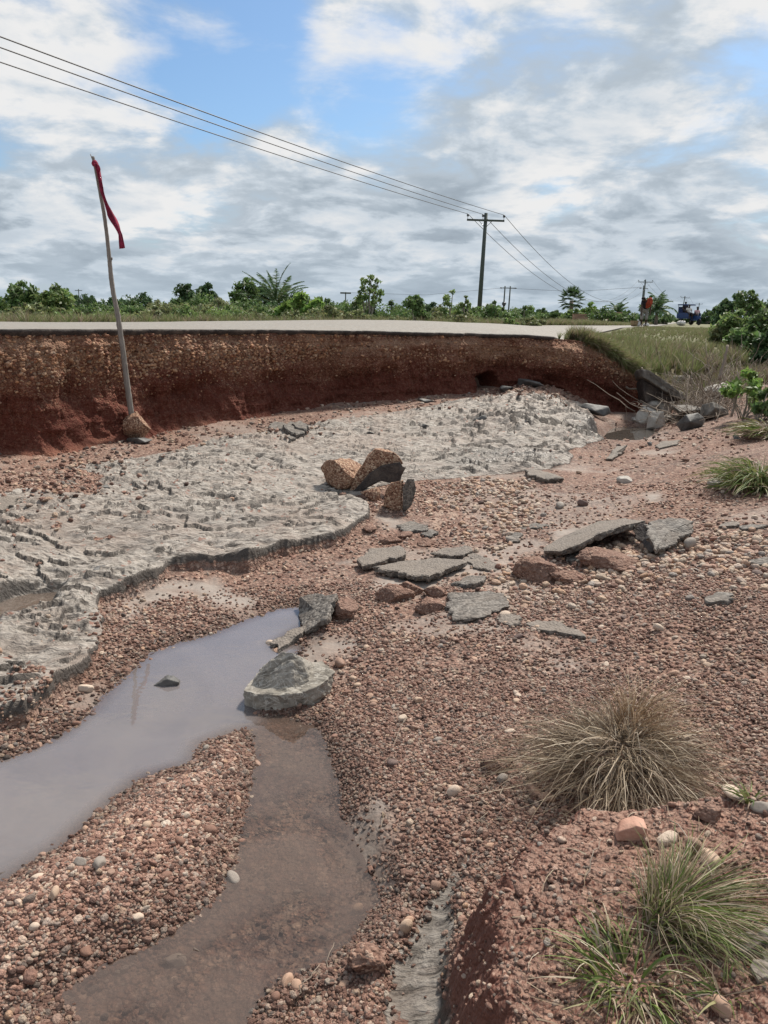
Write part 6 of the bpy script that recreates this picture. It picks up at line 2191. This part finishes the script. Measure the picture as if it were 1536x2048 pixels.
box('cargo_bed', (1.25, 1.8, .12), (0, .4, .62), 'blue', tr)
for sx_ in (-1, 1):
    box('bed_side', (.05, 1.8, .4), (sx_ * .6, .4, .86), 'blue', tr, .015)
    whl = lathe('wheel', [(.0, -.07), (.2, -.08), (.28, -.07), (.30, 0), (.28, .07), (.2, .08), (0, .07)], M['rubber'], tr, 18, (sx_ * .55, .7, .30))
    whl.rotation_euler = (0, math.pi / 2, 0)
    lathe('rim', [(.0, -.085), (.15, -.09), (.17, -.07), (.17, .07), (.15, .09), (0, .085)], M['metal'], whl)
    tubes('roof_post', [([(sx_ * .55, 1.2, .9), (sx_ * .55, 1.25, 1.75)], .02, .02)], 'metal', tr)
whl = lathe('wheel', [(.0, -.05), (.2, -.06), (.27, -.05), (.29, 0), (.27, .05), (.2, .06), (0, .05)], M['rubber'], tr, 18, (0, -1.2, .29))
whl.rotation_euler = (0, math.pi / 2, 0)
box('engine_body', (.34, 1.0, .42), (0, -.65, .62), 'blue', tr, .08)
box('seat', (.4, .5, .12), (0, -.35, .88), 'rubber', tr, .04)
box('canopy', (1.2, 1.0, .10), (.1, 1.0, 1.78), 'blue', tr, .04)
box('back_board', (1.15, .06, .8), (.1, 1.3, 1.2), 'blue', tr, .02)
tubes('handlebar', [([(-.38, -.75, 1.02), (0, -.95, 1.08), (.38, -.75, 1.02)], .018, .018), ([(0, -.95, 1.08), (0, -1.2, .35)], .035, .03)], 'metal', tr)
JS = dict(pelvis=(0, 0, .12), waist=(0, 0, .28), chest=(0, -.02, .48), neck=(0, -.03, .62), head0=(0, -.03, .70), head1=(0, -.04, .78), face=(0, -1, 0), shL=(-.19, 0, .54), elL=(-.25, -.06, .30), wrL=(-.17, -.26, .20), haL=(-.13, -.33, .18),
          shR=(.19, 0, .54), elR=(.25, -.06, .30), wrR=(.17, -.26, .20), haR=(.13, -.33, .18), hiL=(-.1, -.02, .1), knL=(-.13, -.42, .12), anL=(-.13, -.45, -.28), toL=(-.13, -.58, -.32), hiR=(.1, -.02, .1), knR=(.13, -.42, .12), anR=(.13, -.45, -.28), toR=(.13, -.58, -.32))
for i, (dx, dy, dz, sh, lab) in enumerate(((-.35, -.2, .95, 'white', 'rider in a white shirt seated on the tricycle'), (.55, .2, .78, 'pink', 'rider in a pink shirt seated at the tricycle side'), (-.45, .5, 1.2, 'shirt', 'dark clothed rider sitting highest on the tricycle'))):
    person((tb[0] + dx, Dt + dy, tz + dz - .05), .1, lab, JS, sh, 'shirt')
ld = at_y(1362, 652, Dt - 4)
q = empty('bundle', (ld[0], Dt - 4, float(top_z(np.array([ld[0]]), np.array([Dt - 4.0]))[0]) + .04))
tag(q, 'pale cloth bundle on the road before the tricycle', 'bundle')
v, f = rock_shape(930, 3, cuts=4, rough=.05, lump=.2)
b_ = mesh_obj('wrapping', v * np.array([.42, .3, .22]), f, M['white'], q)
b_.location = (0, 0, .18)
tubes('strap', [([(-.38, -.1, .22), (0, -.2, .42), (.38, -.1, .24)], .02, .02)], 'metal', q)

# low mud wall beside the road at the bend
for i, (px, D, wd_, h_, lab) in enumerate(((1160, 56, .9, .5, 'low pinkish mud wall by the road below the fan palm'), (1232, 66, 1.2, .75, 'tan mud wall stub left of the person'))):
    p = at_y(px, 640, D)
    q = empty('mud_wall', (p[0], D, float(top_z(np.array([p[0]]), np.array([float(D)]))[0]) - .05), .2)
    tag(q, lab, 'wall')
    box('wall_body', (wd_ * 1.2, .25, h_ + .25), (0, 0, (h_ + .25) / 2), 'mudbrick', q, .04)
    box('wall_cap', (wd_ * 1.25, .3, .06), (0, 0, h_ + .27), 'mudbrick', q, .02)
